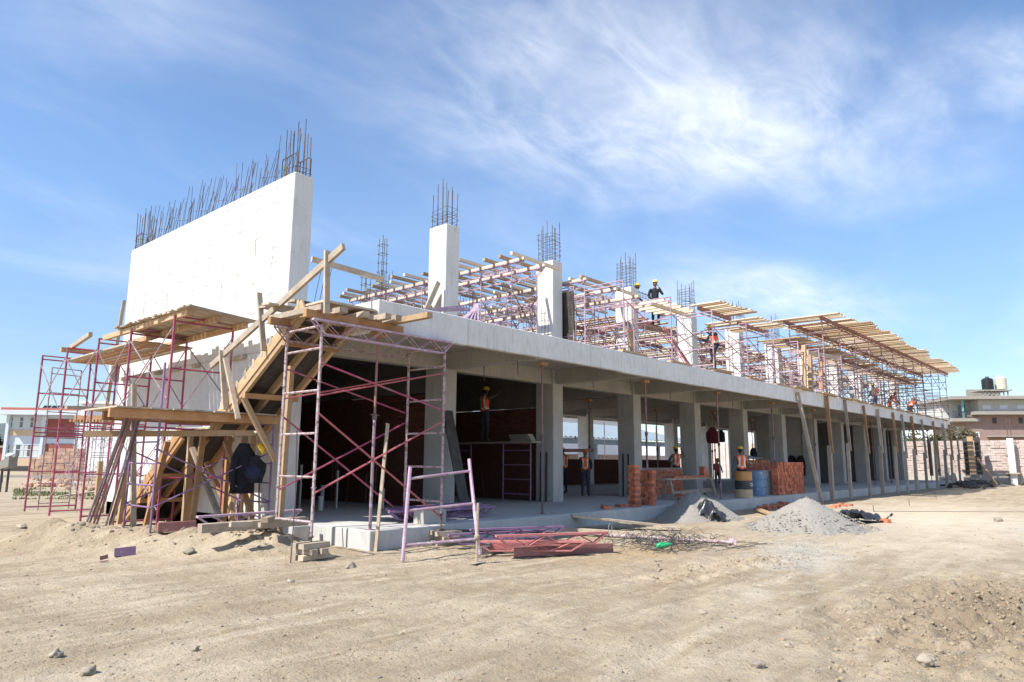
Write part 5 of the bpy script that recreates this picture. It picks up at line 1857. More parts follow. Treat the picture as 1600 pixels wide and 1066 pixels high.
def grav_pt(i):
    x = 5.2 + R_.gauss(0, 1.9); y = -5.6 + R_.gauss(0, .55) + (x - 5) * .3
    return x, y, gh(x, y)


scatter('gravel_patch', 1500, grav_pt, 'gravel grey', .006, .022)


def hp_pt(i):
    a = R_.uniform(0, 6.28); f = R_.random() ** .6
    x = 10.35 + 1.95 * f * math.cos(a); y = -3.95 + 1.6 * f * math.sin(a)
    return x, y, .74 * max(0, 1 - (f * 1.0 - .02) / .95) ** 1.18


scatter('gravel', 1100, hp_pt, 'gravel grey', .012, .035)


def hp2_pt(i):
    a = R_.uniform(0, 6.28); f = R_.random() ** .6
    zz = .72 * max(0, 1 - f / .95) ** 1.1
    return 10.8 + 1.75 * f * math.cos(a) + .25 * zz, -.78 + 1.15 * f * math.sin(a) + .3 * zz, zz


scatter('sand_lumps', 700, hp2_pt, 'gravel grey', .012, .07)
# single stones
for i, (px, py, r, lab) in enumerate(((140, 1048, .060, 'pale rounded stone at the bottom left of the foreground'), (305, 1016, .042, 'grey brown stone lying right of the pale rounded one'), (454, 913, .05, 'small upright grey stone in front of the front tower blocking'), (548, 887, .085, 'brown stone at the edge of the scaffold shadows'), (88, 1022, .06, 'flat white stone at the left of the foreground'),
                                      (1098, 961, .05, 'grey stone on the bare soil right of centre'), (1185, 1042, .055, 'grey stone at the bottom edge right of centre'), (1232, 1013, .04, 'dark sharp stone at the bottom right'), (295, 873, .09, 'stone half sunk on the foot of the earth bank'), (34, 828, .1, 'lone stone at the far left of the bare soil'),
                                      (1448, 1045, .07, 'pale yellow lump among the clods at bottom right'), (345, 850, .08, 'stone on the slope of the earth bank'), (1560, 815, .12, 'dark grey stone at the right on the pale ground'))):
    p = at(px, py, 'z', 0)
    r *= .82
    b = MB(); b.blob((0, 0, r * .5), (r * 1.15, r, r * .8), i * 2.3, 3, .58)
    o = b.build('stone', 'stone', smooth=True); o.location = (p.x, p.y, gh(p.x, p.y) - .01); o.rotation_euler = (0, 0, i)
    tag(o, lab, 'stone', 'single stones on the soil')


def sheet(label, c, L, W, m, amp=.1, seed=0, rz=0.0, hump=0.0, slope=0.0):
    b = MB()
    n, k = 44, 26
    vs_ = []
    for i in range(n + 1):
        for j in range(k + 1):
            u = (i / n - .5); v_ = (j / k - .5)
            x = u * L * (1 + .25 * noise.noise(Vector((v_ * 3, seed, 0)))); y = v_ * W * (1 + .35 * noise.noise(Vector((u * 3, seed + 4, 0))))
            z = amp * (abs(noise.noise(Vector((x * 2.3, y * 2.8, seed)))) * 1.4 + .5 * abs(noise.noise(Vector((x * 6, y * 6, seed))))) + .012
            z += hump * math.exp(-((u + .1) / .18) ** 2 - (v_ / .35) ** 2) + slope * (.5 - u)
            vs_.append((x, y, z))
    b.add(vs_, [(i * (k + 1) + j, (i + 1) * (k + 1) + j, (i + 1) * (k + 1) + j + 1, i * (k + 1) + j + 1) for i in range(n) for j in range(k)])
    o = b.build('plastic_sheet', m, smooth=True)
    md = o.modifiers.new('thick', 'SOLIDIFY'); md.thickness = .004
    o.location = c; o.rotation_euler = (0, 0, rz)
    return tag(o, label, 'plastic sheet', 'crumpled black plastic sheets')


p = at(1330, 816, 'z', 0)
sheet('crumpled black plastic sheet right of the grey gravel heap', (p.x, p.y, .0), 2.0, 1.1, 'black plastic', .26, 2, -.3, .08, .1)
p = at(1112, 815, 'z', 0)
sheet('bunched black plastic lump at the foot of the sand heap', (p.x + .1, p.y + .1, 0), .9, .8, 'black plastic', .3, 7, .4, .45)
p = at(1055, 806, 'z', 0)
sheet('flat black plastic sheet between the planks and the slab edge', (p.x + .2, p.y, 0), 2.1, .8, 'black plastic', .2, 9, .1, .12)

# lattice beams and channels dumped before the slab
GDp = 'lattice beams dumped on the ground before the slab'


def ground_lat(label, pa_, pb_, z, m, h=.17, g=GDp, up=(0, 0, 1)):
    a = at(pa_[0], pa_[1], 'z', z); b_ = at(pb_[0], pb_[1], 'z', z)
    return lattice('lattice_beam', label, a, b_, m, h, .1, g, up, .3, r=.008)


ground_lat('salmon red lattice beam on top of the dumped pile', (775, 838), (948, 832), .36, 'pink lattice paint')
ground_lat('salmon red lattice beam lower in the dumped pile', (742, 846), (915, 846), .24, 'pink lattice paint', .15)
ground_lat('purple lattice beam at the back of the dumped pile', (735, 828), (880, 823), .34, 'purple paint')
ground_lat('second purple lattice beam at the back of the dumped pile', (700, 836), (850, 829), .26, 'purple paint')
for i, (pa_, pb_, z, m, lab) in enumerate((((803, 863), (958, 856), .08, 'brown channel', 'red brown steel channel foremost in the dumped pile'), ((765, 855), (905, 853), .12, 'pink lattice paint', 'red brown steel channel behind the foremost one'), ((752, 862), (800, 858), .05, 'galvanised', 'short grey bent channel left of the red brown ones'), ((640, 828), (900, 832), .22, 'dark steel', 'long dark bar lying over the back of the dumped pile'))):
    a = at(pa_[0], pa_[1], 'z', z); b_ = at(pb_[0], pb_[1], 'z', z)
    q = MB()
    d = (b_ - a).normalized(); s = Vector((0, 0, 1)).cross(d)
    if i < 3:
        q.bar(a, b_, .012, .14); q.bar(a + s * .04 + Vector((0, 0, .07)), b_ + s * .04 + Vector((0, 0, .07)), .09, .012); q.bar(a + s * .04 - Vector((0, 0, .07)), b_ + s * .04 - Vector((0, 0, .07)), .09, .012)
    else:
        q.tube([a, b_], .025, 6)
    tag(q.build('steel_channel', m, world=True), lab, 'steel channel', 'channels dumped before the slab')
for i in range(7):
    a = Vector((1.35 + R_.uniform(-.3, .3), .75 + i * .14, ZF + .2 + .02 * (i % 3))); b_ = a + Vector((2.6 + R_.uniform(-.4, .5), R_.uniform(-.15, .25), .03))
    lattice('lattice_beam', 'purple lattice beam in the heap on the slab floor, %s from the front' % ORD[i], a, b_, 'purple paint', .16, .1, 'purple lattice beams heaped on the slab floor', seg=.26)
# the leaning scaffold frame
lf = thing('leaning_scaffold', 'lilac scaffold end frame leaning over the dumped beams', 'scaffold frame', tuple(at(627, 877, 'z', 0)))
A0 = at(629, 877, 'z', 0); A1 = at(641, 730, 'y', -1.05); B0 = at(749, 868, 'z', .03); B1 = at(733, 718, 'y', -1.2)
for a, b_ in ((A0, A1), (B0, B1)):
    q = MB(); q.tube([a, b_], .032, 8); q.build('post', 'lilac paint', lf, world=True)
for f in (.13, .48, .84):
    q = MB(); q.tube([A0.lerp(A1, 1 - f), B0.lerp(B1, 1 - f)], .024, 7); q.build('rung', 'lilac paint', lf, world=True)
q = MB(); a = at(745, 880, 'z', 0); q.tube([a, a + Vector((.03, .02, .92))], .022, 7); q.box(a.x - .11, a.y - .09, 0.005, a.x + .11, a.y + .09, .02); q.lathe([(.03, .36), (.045, .38), (.045, .42), (.03, .44)], (a.x, a.y, 0), 8)
tag(q.build('base_jack', 'weathered timber', world=True), 'rusty screw jack standing upright before the leaning lilac frame', 'base jack')
# planks and long props in front of the slab
for i, (pa_, pb_, za, zb, w, h, m, lab) in enumerate((((858, 802), (1062, 826), .34, .06, .26, .05, 'weathered timber', 'long wide plank sloping off the slab edge to the ground'), ((893, 806), (1040, 822), .36, .10, .2, .05, 'weathered timber', 'second plank sloping off the slab edge beside the long one'), ((880, 828), (1110, 842), .10, .05, .12, .1, 'weathered timber', 'long beam lying before the slab under the planks'), ((1182, 795), (1235, 815), .1, .03, .2, .06, 'fresh timber', 'short plank lying between the two heaps'), ((868, 812), (888, 825), .15, .02, .1, .08, 'weathered timber', 'short timber block end at the foot of the planks'))):
    a = at(pa_[0], pa_[1], 'z', za); b_ = at(pb_[0], pb_[1], 'z', zb)
    plank_thing(a, b_, w, h, lab, m)
t = thing('steel_prop', 'long white worn steel prop lying on the ground before the planks', 'steel prop', tuple(at(895, 832, 'z', .08)))
a = at(895, 833, 'z', .08); b_ = at(1145, 848, 'z', .06)
q = MB(); q.tube([a.lerp(b_, .25), b_], .032, 8); q.bar(b_ - Vector((0, 0, .06)), b_ + Vector((0, 0, .1)), .16, .01); q.build('outer_tube', 'splashed paint', t, world=True)
q = MB(); q.tube([a, a.lerp(b_, .25)], .024, 8); q.build('inner_tube', 'prop steel', t, world=True)
q = MB(); c = a.lerp(b_, .25)
q.tube([c + Vector((-.05, 0, .03)), c + Vector((-.04, 0, .2)), c + Vector((.02, 0, .24)), c + Vector((.08, 0, .2)), c + Vector((.07, 0, .03))], .008, 5); q.build('pin', 'galvanised', t, world=True)
# tangled tie wire
wb = MB()
for i in range(150):
    p = at(R_.gauss(1035, 38), R_.gauss(851, 7), 'z', 0)
    a = R_.uniform(0, 6.28); ln = R_.uniform(.25, .9)
    pts = []
    for k in range(5):
        pts.append(p + Vector((math.cos(a) * ln * k / 4 + R_.uniform(-.08, .08), math.sin(a) * ln * k / 4 + R_.uniform(-.08, .08), .02 + R_.random() * .22 * (1 - abs(k - 2) / 2.5))))
    wb.tube(pts, .0045, 4, cap=False)
for i in range(10):
    p = at(R_.uniform(1060, 1160), R_.uniform(852, 862), 'z', 0)
    a = R_.uniform(-.6, .4)
    wb.tube([p, p + Vector((.5 * math.cos(a), .5 * math.sin(a), .06)), p + Vector((1.1 * math.cos(a + .2), 1.1 * math.sin(a + .2), .02))], .005, 4, cap=False)
tag(struct(wb.build('wire_tangle', 'dark steel', world=True), 'stuff'), 'tangled heap of grey tie wire on the soil before the dumped beams', 'wire')
p = at(1026, 858, 'z', .05)
b = MB(); b.lathe([(.02, 0), (.05, .02), (.055, .08), (.05, .2), (.02, .26), (.018, .3)], n=12)
o = b.build('plastic_bottle', 'green plastic', smooth=True); o.location = (p.x, p.y, .10); o.rotation_euler = (rad(84), 0, .9)
tag(o, 'bright green plastic bottle lying in the wire tangle', 'bottle')
# pieces left of the bank
for px, py, lab, sz in ((194, 874, 'purple steel angle piece lying on the soil left of the bank', .30), (161, 881, 'small rusty steel scrap left of the purple angle piece', .1)):
    p = at(px, py, 'z', 0)
    q = MB(); q.bar((-sz / 2, 0, .07), (sz / 2, .05, .09), .008, .13 if sz > .2 else .06); q.bar((-sz / 2, .05, .01), (sz / 2, .1, .02), .1, .008)
    o = q.build('steel_scrap', 'purple paint' if sz > .2 else 'rust brace'); o.location = (p.x, p.y, gh(p.x, p.y)); o.rotation_euler = (0, 0, -.5)
    tag(o, lab, 'scrap')
a = at(312, 826, 'y', 1.2); b_ = at(478, 814, 'y', .95)
plank_thing(a, b_, .22, .14, 'heavy grey beam lying along the top of the earth bank', 'weathered timber', 'timber_beam')
lattice('lattice_beam', 'pale lilac lattice beam lying on the bank behind the heavy beam', at(308, 808, 'y', 1.75), at(470, 797, 'y', 1.6), 'lilac paint', .17, .12)
q = MB(); a = at(246, 824, 'y', 2.6); b_ = at(305, 821, 'y', 2.5); q.bar(a, b_, .12, .16)
tag(q.build('steel_box', 'brown channel', world=True), 'short rusty box section at the foot of the purple tower', 'steel channel')
q = MB(); a = at(520, 776, 'y', 2.4); q.box(1.0, 2.35, ZF, 1.05, 2.4, ZF + .01)
for i, (x, y, hh, rr) in enumerate(((1.55, 5.2, .55, .055), (2.2, 4.9, .35, .06), (2.3, 6.0, 1.1, .03), (3.0, 5.4, .95, .03), (3.1, 6.2, .55, .05), (3.7, 4.4, .5, .05))):
    q = MB(); q.lathe([(rr, 0), (rr, hh - .04), (rr * 1.15, hh - .03), (rr * 1.15, hh)], n=12)
    o = q.build('conduit_pipe', 'grey pvc', smooth=False); o.location = (x, y, ZF)
    tag(o, 'grey plastic pipe stub rising from the first room floor, ' + ['leftmost, thick', 'second, short and thick', 'tall thin one left', 'tall thin one right', 'thick one at the back', 'rightmost by the tower'][i], 'pipe', 'pipe stubs in the first room floor')
for i in range(12):
    x, y = R_.uniform(1.0, 4.2), R_.uniform(4.2, 7.5)
    q = MB(); q.tube([(0, 0, 0), (R_.uniform(-.03, .03), 0, R_.uniform(.7, 1.5))], .008, 4)
    o = q.build('rebar', 'rebar steel'); o.location = (x, y, ZF); tag(o, 'thin starter bar standing in the dark first room floor', 'rebar', 'starter bars in the first room floor')
for i in range(10):
    x, y = R_.uniform(6.2, 8.6), R_.uniform(4.2, 7.0)
    q = MB(); q.tube([(0, 0, 0), (R_.uniform(-.1, .1), .1, R_.uniform(.7, 1.4))], .008, 4)
    o = q.build('rebar', 'rebar steel'); o.location = (x, y, ZF); tag(o, 'thin starter bar standing in the dark second room floor', 'rebar', 'starter bars in the second room floor')
q = MB(); q.box(1.55, .35, ZF, 2.15, .65, ZF + .26)
tag(q.build('concrete_block', 'room concrete', world=True), 'squat dark concrete block on the slab corner beside the leaning frame', 'block')
a = at(728, 778, 'y', 2.5); a.z = ZF; b_ = at(699, 642, 'y', 3.18)
plank_thing(a, b_, .03, .34, 'scuffed black plywood strip leaning on the first column', 'dark ply', 'plywood_strip', up=(1, 0, 0), cat='plywood')
for i in range(2):
    p = at(1048 - 50 - 0 * i, 760, 'y', YF - .1)
for k in (2, 3):
    for i in range(2):
        q = MB(); q.bar((k * BAY + .0 - .06, YF + .25 + i * .22, ZF), (k * BAY - .02, YF + .25 + i * .22, ZF + 1.5), .035, .05)
        tag(q.build('timber_batten', 'dark ply', world=True), 'dark batten standing against the %s column, %s' % (ORD[k - 1], ('right one', 'left one')[i]), 'timber', 'dark battens against columns')

# clothes, bag and helmet hung up below the stair
def drape(label, name, c, w, h, d, m, cat, seed):
    b = MB()
    n, k = 14, 18
    vs_ = []
    for i in range(k + 1):
        f = i / k
        ww = w * (.35 + .65 * min(1, f * 3.2)) * (1 - .15 * f) ; dd = d * (.5 + .5 * math.sin(min(1, f * 1.3) * math.pi * .6))
        for j in range(n):
            a = 2 * math.pi * j / n
            kx = 1 + .28 * noise.noise(Vector((math.cos(a) * 1.6, math.sin(a) * 1.6 + seed, f * 2.5)))
            vs_.append((math.cos(a) * ww / 2 * kx, math.sin(a) * dd / 2 * kx, -f * h + .03 * noise.noise(Vector((a, seed, 0)))))
    fs_ = [(i * n + j, i * n + (j + 1) % n, (i + 1) * n + (j + 1) % n, (i + 1) * n + j) for i in range(k) for j in range(n)] + [tuple(range(n)), tuple(k * n + j for j in reversed(range(n)))]
    b.add(vs_, fs_)
    o = b.build(name, m, smooth=True)
    o.location = c
    o.rotation_euler = (0, 0, -.6)
    return tag(o, label, cat)


c = at(382, 693, 'y', 2.75)
drape('black jacket hanging under the landing platform', 'jacket', c, .5, .95, .25, 'black cloth', 'jacket', 1)
q = MB(); q.tube([c + Vector((-.16, 0, -.25)), c + Vector((-.24, -.05, -.6)), c + Vector((-.2, -.05, -.9))], [.07, .065, .05], 7); o = q.build('sleeve', 'black cloth', world=True, smooth=True)
jk = [x for x in bpy.data.objects if x.name.startswith('jacket')][0]
o.parent = jk; o.matrix_parent_inverse = Matrix.Translation(-Vector(jk.location)); o.matrix_parent_inverse = (Matrix.Translation(jk.location) @ Matrix.Rotation(-.6, 4, 'Z')).inverted()
c = at(398, 712, 'y', 2.6)
bp_ = drape('dark backpack hanging under the platform beside the black jacket', 'backpack', c, .42, .52, .28, 'black cloth', 'backpack', 4)
q = MB(); q.blob((0, -.12, -.33), (.16, .08, .14), 2, 2, .15); q.build('front_pocket', 'navy cloth', bp_, smooth=True)
for s in (-1, 1):
    q = MB(); q.tube([(s * .1, -.05, .0), (s * .12, -.14, -.2), (s * .13, -.08, -.7)], .012, 5); q.build('strap', 'black cloth', bp_)
c = at(405, 703, 'y', 2.5)
q = MB()
for p in ICO[3][0]:
    q.v.append((p.x * .115, p.y * .14 * (1.2 if p.z < .02 and p.y > 0 else 1), max(p.z, -.02) * .12))
q.f = list(ICO[3][1]); q.m = [0] * len(q.f)
o = q.build('helmet', 'yellow plastic', smooth=True); o.location = c; o.rotation_euler = (rad(35), rad(50), .3)
tag(o, 'yellow safety helmet hung over the backpack strap', 'helmet')
c = at(1113, 668, 'y', 4.9)
drape('dark red jacket hung on a prop left of the fifth column', 'jacket', c, .7, .75, .4, 'maroon cloth', 'jacket', 7)
c = at(1126, 672, 'y', 5.2)
drape('black jacket hung on the rust brown prop beside the dark red one', 'jacket', c, .4, .6, .3, 'black cloth', 'jacket', 9)
c = at(1177, 700, 'y', 6.0)
drape('navy jacket hung on the prop right of the fifth column', 'jacket', c, .45, .6, .3, 'navy cloth', 'jacket', 11)
for px, lab in ((1237, 'black jacket hung on the far pale room wall, left one'), (1251, 'black jacket hung on the far pale room wall, right one')):
    c = at(px, 712, 'x', 7 * BAY - .1)
    drape(lab, 'jacket', c, .6, 1.1, .3, 'black cloth', 'jacket', px)

# ------------------------------------------------------------------ surroundings
def placed(name, label, cat, px, dist, turn=0.0, group=None, z=0.0):
    """thing whose local x runs to the right across the line of sight and local y away from the site"""
    p = far(px, 722, dist)
    return thing(name, label, cat, (p.x, p.y, z), HEAD - math.pi / 2 + turn, group)


def P(px, dist, px0):
    return (px - px0) * dist / F_PX


def zat(py, dist, px=800):
    hy = 719 + (px - 800) * math.tan(ROLL)
    return 1.6 + (hy - py) * dist / F_PX


def lb(t, name, m, *boxes):
    q = MB()
    for b in boxes:
        q.box(*b)
    return q.build(name, m, t)


def window(t, x0, x1, z0, z1, y=0.0, nmull=3, curtain=True):
    f = MB()
    f.box(x0, y - .06, z0, x1, y - .02, z0 + .09); f.box(x0, y - .06, z1 - .09, x1, y - .02, z1)
    for k in range(nmull + 1):
        x = x0 + (x1 - x0 - .09) * k / nmull
        f.box(x, y - .055, z0 + .092, x + .09, y - .022, z1 - .092)
    f.box(x0 + .1, y - .05, z0 + (z1 - z0) * .55, x1 - .1, y - .026, z0 + (z1 - z0) * .55 + .07)
    w = f.build('window', 'blue white plaster', t)
    q = MB(); q.box(x0, y - .018, z0, x1, y - .008, z1); q.build('pane', 'glass', w)
    if curtain:
        q = MB()
        n = 3
        for k in range(n):
            xa = x0 + (x1 - x0) * (k + .12 + .1 * R_.random()) / n; xb = x0 + (x1 - x0) * (k + .80 + .12 * R_.random()) / n
            q.box(xa, y - .0215, z0 + .05, xb, y - .0185, z1 - .05)
        q.build('curtain', 'curtain', w)
    return w


D = 82.0
sc_ = placed('school_building', 'two storey white school building with red roof edge, ochre bands and curtained windows', 'building', 100, D, .10)
X = lambda px: P(px, D, 100)
Z = lambda py: zat(py, D, 100)
lb(sc_, 'wall', 'blue white plaster', (X(10), .0, -.5, X(250), 14, Z(651)))
lb(sc_, 'roof_slab', 'blue white plaster', (X(4), -1.4, Z(651) + .01, X(260), 15, Z(644)))
lb(sc_, 'roof', 'red roof', (X(8), -1.1, Z(644) + .01, X(250), 15, Z(640)))
for z0, z1 in ((Z(682), Z(673)), (Z(728), Z(716))):
    lb(sc_, 'ochre_band', 'ochre plaster', (X(15), -.10, z0, X(62), -.004, z1), (X(118), -.1, z0, X(200), -.004, z1))
lb(sc_, 'plinth', 'dark ply', (X(12), -.14, -.4, X(230), -.005, Z(729)))
for (z0, z1) in ((Z(671), Z(653)), (Z(715), Z(695))):
    window(sc_, X(16), X(62), z0, z1, 0, 4)
    window(sc_, X(118), X(160), z0, z1, 0, 3)
for k, px in enumerate((12, 64, 114, 164)):
    lb(sc_, 'pilaster', 'blue white plaster', (X(px), -.35, -.4, X(px) + .32, -.002, Z(651)))
for z0, z1 in ((Z(684), Z(656)), (Z(728), Z(694))):
    lb(sc_, 'red_panel', 'red panel', (X(70), -.06, z0, X(112), -.004, z1))
so = placed('solar_array', 'dark solar panels standing on the school roof', 'solar panels', 92, D + 4, .10)
for k in range(9):
    x = P(58, D + 4, 92) + k * .98
    q = MB(); q.add([(x, 0, Z(640) + .2), (x + .9, 0, Z(640) + .2), (x + .9, .5, Z(631)), (x, .5, Z(631))], [(0, 1, 2, 3)])
    q.box(x + .85, .02, Z(640), x + .9, .07, Z(632)); q.build('panel', 'solar panel', so)
hs_ = placed('white_building', 'plain white flat building behind the maroon scaffolding', 'building', 160, 60, .05)
lb(hs_, 'wall', 'white plaster', (P(120, 60, 160), 0, -.5, P(270, 60, 160), 8, zat(633, 60, 160)))
lb(hs_, 'roof_slab', 'white plaster', (P(118, 60, 160), -.5, zat(633, 60, 160) + .01, P(274, 60, 160), 8.5, zat(629, 60, 160)))
# second construction with its own shoring
D2 = 38.0
c2 = placed('timber_deck', 'brown roof deck of the second construction seen left of the white end wall', 'timber deck', 155, D2)
z2 = zat(657, D2, 155)
lb(c2, 'deck_edge', 'orange timber', (P(108, D2, 155), 0, z2, P(215, D2, 155), .12, z2 + .22))
for k in range(22):
    x = P(108, D2, 155) + k * .17
    lb(c2, 'joist', 'fresh timber' if k % 2 else 'orange timber', (x, -.35 + .1 * R_.random(), z2 - .14, x + .08, 4.5, z2 - .005))
lb(c2, 'ply', 'weathered timber', (P(106, D2, 155), .13, z2, P(215, D2, 155), 4.6, z2 + .05))
for k in range(4):
    for j in range(2):
        t = tower('scaffold_tower', 'small shoring tower under the second construction deck, %s from left, %s row' % (ORD[k], ('front', 'back')[j]), (0, 0, 0), .85, .8, round((z2 - .2) / 2, 2), 2, 'lilac paint' if k % 2 else 'splashed paint', 'splashed paint', .02, 0, 'shoring towers under the second construction', rungs=3, detail=False, r=.02)
        o_ = c2.location; a_ = c2.rotation_euler.z
        lx, ly = P(112, D2, 155) + k * 1.02, .3 + j * 2.4
        t.location = (o_.x + lx * math.cos(a_) - ly * math.sin(a_), o_.y + lx * math.sin(a_) + ly * math.cos(a_), 0); t.rotation_euler = (0, 0, a_)
ad = placed('adobe_stack', 'stack of reddish brown blocks before the school building', 'block stack', 70, 52)
for k in range(9):
    for i in range(12):
        if k > 5 and i < 2 + (k - 6):
            continue
        x = P(48, 52, 70) + i * .31 + (k % 2) * .02
        lb(ad, 'block', 'adobe', (x, R_.uniform(-.03, .03), k * .25, x + .29, .4, k * .25 + .235))
for i, (px, py, w, lab) in enumerate(((70, 760, 1.0, 'low heap of broken reddish rubble left of the maroon towers'), (120, 752, 1.4, 'long heap of rubble and offcuts behind the maroon towers'), (165, 765, 1.0, 'heap of rubble and boards near the far end of the white wall'))):
    p = at(px, py, 'z', 0)
    b = MB()
    for k in range(40):
        b.blob((R_.gauss(0, w * .6), R_.gauss(0, w * .5), R_.uniform(.0, .18)), R_.uniform(.06, .18), k, 1, .6)
    o = b.build('rubble_heap', 'adobe'); o.location = (p.x, p.y, 0); tag(o, lab, 'rubble', 'rubble heaps on the left')
for i in range(4):
    p = at(90 + i * 28, 776 - i * 4, 'z', .1)
    plank_thing(p, p + Vector((1.8, .6 * (-1) ** i, .15)), .18, .05, 'board dropped on the rubble behind the maroon towers, %s from the left' % ORD[i], 'weathered timber')
gb = MB()
for k in range(2600):
    p = at(R_.uniform(20, 200), R_.uniform(764, 781), 'z', 0)
    if noise.noise(Vector((p.x * .4, p.y * .4, 3))) < -.05:
        continue
    a = R_.uniform(0, 6.28); hh = R_.uniform(.04, .14); s = .03
    b_ = len(gb.v)
    gb.add([(p.x - s * math.cos(a), p.y - s * math.sin(a), 0), (p.x + s * math.cos(a), p.y + s * math.sin(a), 0), (p.x + R_.uniform(-.06, .06), p.y + R_.uniform(-.06, .06), hh)], [(0, 1, 2)])
struct(gb.build('grass', 'grass green'), 'stuff')
# sloped hopper at the far left edge
hpx = placed('steel_hopper', 'grey sloped steel hopper on two legs at the left picture edge', 'hopper', 8, 33)
q = MB(); q.add([(-.45, -.2, .95), (.3, -.2, 1.15), (.3, -.2, 1.65), (-.45, -.2, 1.15), (-.45, .4, .95), (.3, .4, 1.15), (.3, .4, 1.65), (-.45, .4, 1.15)], [(3, 2, 1, 0), (4, 5, 6, 7), (0, 1, 5, 4), (1, 2, 6, 5), (2, 3, 7, 6), (3, 0, 4, 7)]); q.build('hopper_body', 'gravel grey', hpx)
for x in (-.15, .15):
    q = MB(); q.bar((x, .1, -.02), (x, .1, 1.05), .07, .07, (1, 0, 0)); q.build('leg', 'dark steel', hpx)
q = MB(); q.blob((.15, .1, 1.66), (.2, .2, .13), 3, 2, .1); q.build('lid', 'white pvc', hpx, smooth=True)
lb(placed('fence_rail', 'low grey rail crossing behind the rubble at the left', 'rail', 90, 44), 'rail', 'gravel grey', (P(0, 44, 90), 0, .35, P(150, 44, 90), .1, .5), (P(5, 44, 90), -.01, -.1, P(5, 44, 90) + .1, .11, .34), (P(60, 44, 90), -.01, -.1, P(60, 44, 90) + .1, .11, .34))
# far left small houses and tree line
t = placed('house', 'small pink walled house at the far left edge', 'building', 5, 120)
lb(t, 'wall', 'red panel', (P(-40, 120, 5), 0, -.5, P(9, 120, 5), 6, zat(700, 120, 5)))
lb(t, 'roof', 'gravel grey', (P(-42, 120, 5), -.5, zat(700, 120, 5) + .01, P(10, 120, 5), 6.5, zat(697, 120, 5)))

# right side: boundary wall in the plane x = 58
bw = thing('boundary_wall', 'long pinkish split block boundary wall at the far right', 'wall', (58, -8, 0))
lb(bw, 'footing', 'room concrete', (-.12, -40, -.5, .4, 34, .78))
blk = MB()
for j in range(13):
    z = .79 + j * .197
    for i in range(74):
        y = -20 + i * .62 + (j % 2) * .31
        o_ = R_.uniform(-.05, .03)
        blk.add([(o_, y, z), (o_, y + .60, z), (.3, y + .60, z), (.3, y, z), (o_ + R_.uniform(-.02, .02), y, z + .185), (o_ + R_.uniform(-.02, .02), y + .60, z + .185), (.3, y + .60, z + .185), (.3, y, z + .185)],
                [(0, 4, 5, 1), (1, 5, 6, 2), (4, 7, 6, 5), (3, 7, 4, 0)])
struct(blk.build('split_blocks', 'pinkish block', bw), 'stuff')
lb(bw, 'mortar_core', 'pinkish block', (.04, -40, .785, .28, 34, 3.34))
for px, lab in ((1585, None),):
    p = at(px, 745, 'x', 57.6)
    t = thing('concrete_post', 'pale concrete post with bare rebar before the boundary wall', 'post', (57.4, p.y, 0))
    lb(t, 'shaft', 'white plaster', (-.2, -.2, 0, .2, .2, 3.45))
    q = MB()
    for x in (-.1, .1):
        for y in (-.1, .1):
            q.tube([(x, y, 3.4), (x, y, 5.0)], .012, 4)
    q.build('rebar', 'rebar steel', t)
    lb(t, 'collar', 'weathered timber', (-.5, -.45, .80, .5, .45, .9))
p = at(1522, 740, 'x', 56.5)
t = thing('column_form', 'dark timber column form standing before the boundary wall', 'column form', (56.5, p.y, 0))
lb(t, 'form_side', 'dark ply', (-.3, -.55, .75, .3, -.25, 3.55))
lb(t, 'form_side', 'dark ply', (-.3, .25, .75, .3, .5, 3.5))
lb(t, 'form_board', 'fresh timber', (-.36, -.2, .7, -.31, .2, 3.6))
lb(t, 'stub', 'room concrete', (-.25, -.25, 0, .25, .25, .74))
q = MB()
for x in (-.2, .2):
    q.tube([(x, .0, .7), (x, .0, 4.6)], .012, 4)
q.build('rebar', 'rebar steel', t)
p2 = at(1558, 752, 'x', 54.5); p3 = at(1527, 716, 'x', 56.2)
plank_thing((54.5, p2.y, 0), p3, .12, .12, 'slanting pole propped on the dark column form', 'fresh timber', 'timber_shore')
p = at(1459, 715, 'x', 55.5)
t = thing('column_form', 'second dark column form behind the last timber posts', 'column form', (55.5, p.y, 0))
lb(t, 'form_side', 'dark ply', (-.25, -.35, .6, .25, -.1, 3.4)); lb(t, 'form_side', 'dark ply', (-.25, .1, .6, .25, .32, 3.4)); lb(t, 'stub', 'room concrete', (-.2, -.08, 0, .2, .08, 3.2))
b = MB()
for k in range(110):
    p = at(R_.gauss(1520, 24), R_.gauss(759, 3), 'z', 0)
    a = R_.uniform(0, 3.14)
    if k % 2:
        b.bar((p.x, p.y, R_.uniform(.02, .3)), (p.x + 1.2 * math.cos(a), p.y + 1.2 * math.sin(a), R_.uniform(.02, .35)), .08, .05)
    else:
        b.blob((p.x, p.y, .1), R_.uniform(.1, .3), k, 1, .5)
tag(struct(b.build('scrap_heap', 'dark ply', world=True), 'stuff'), 'dark heap of scrap timber and earth at the far end of the building', 'scrap heap')

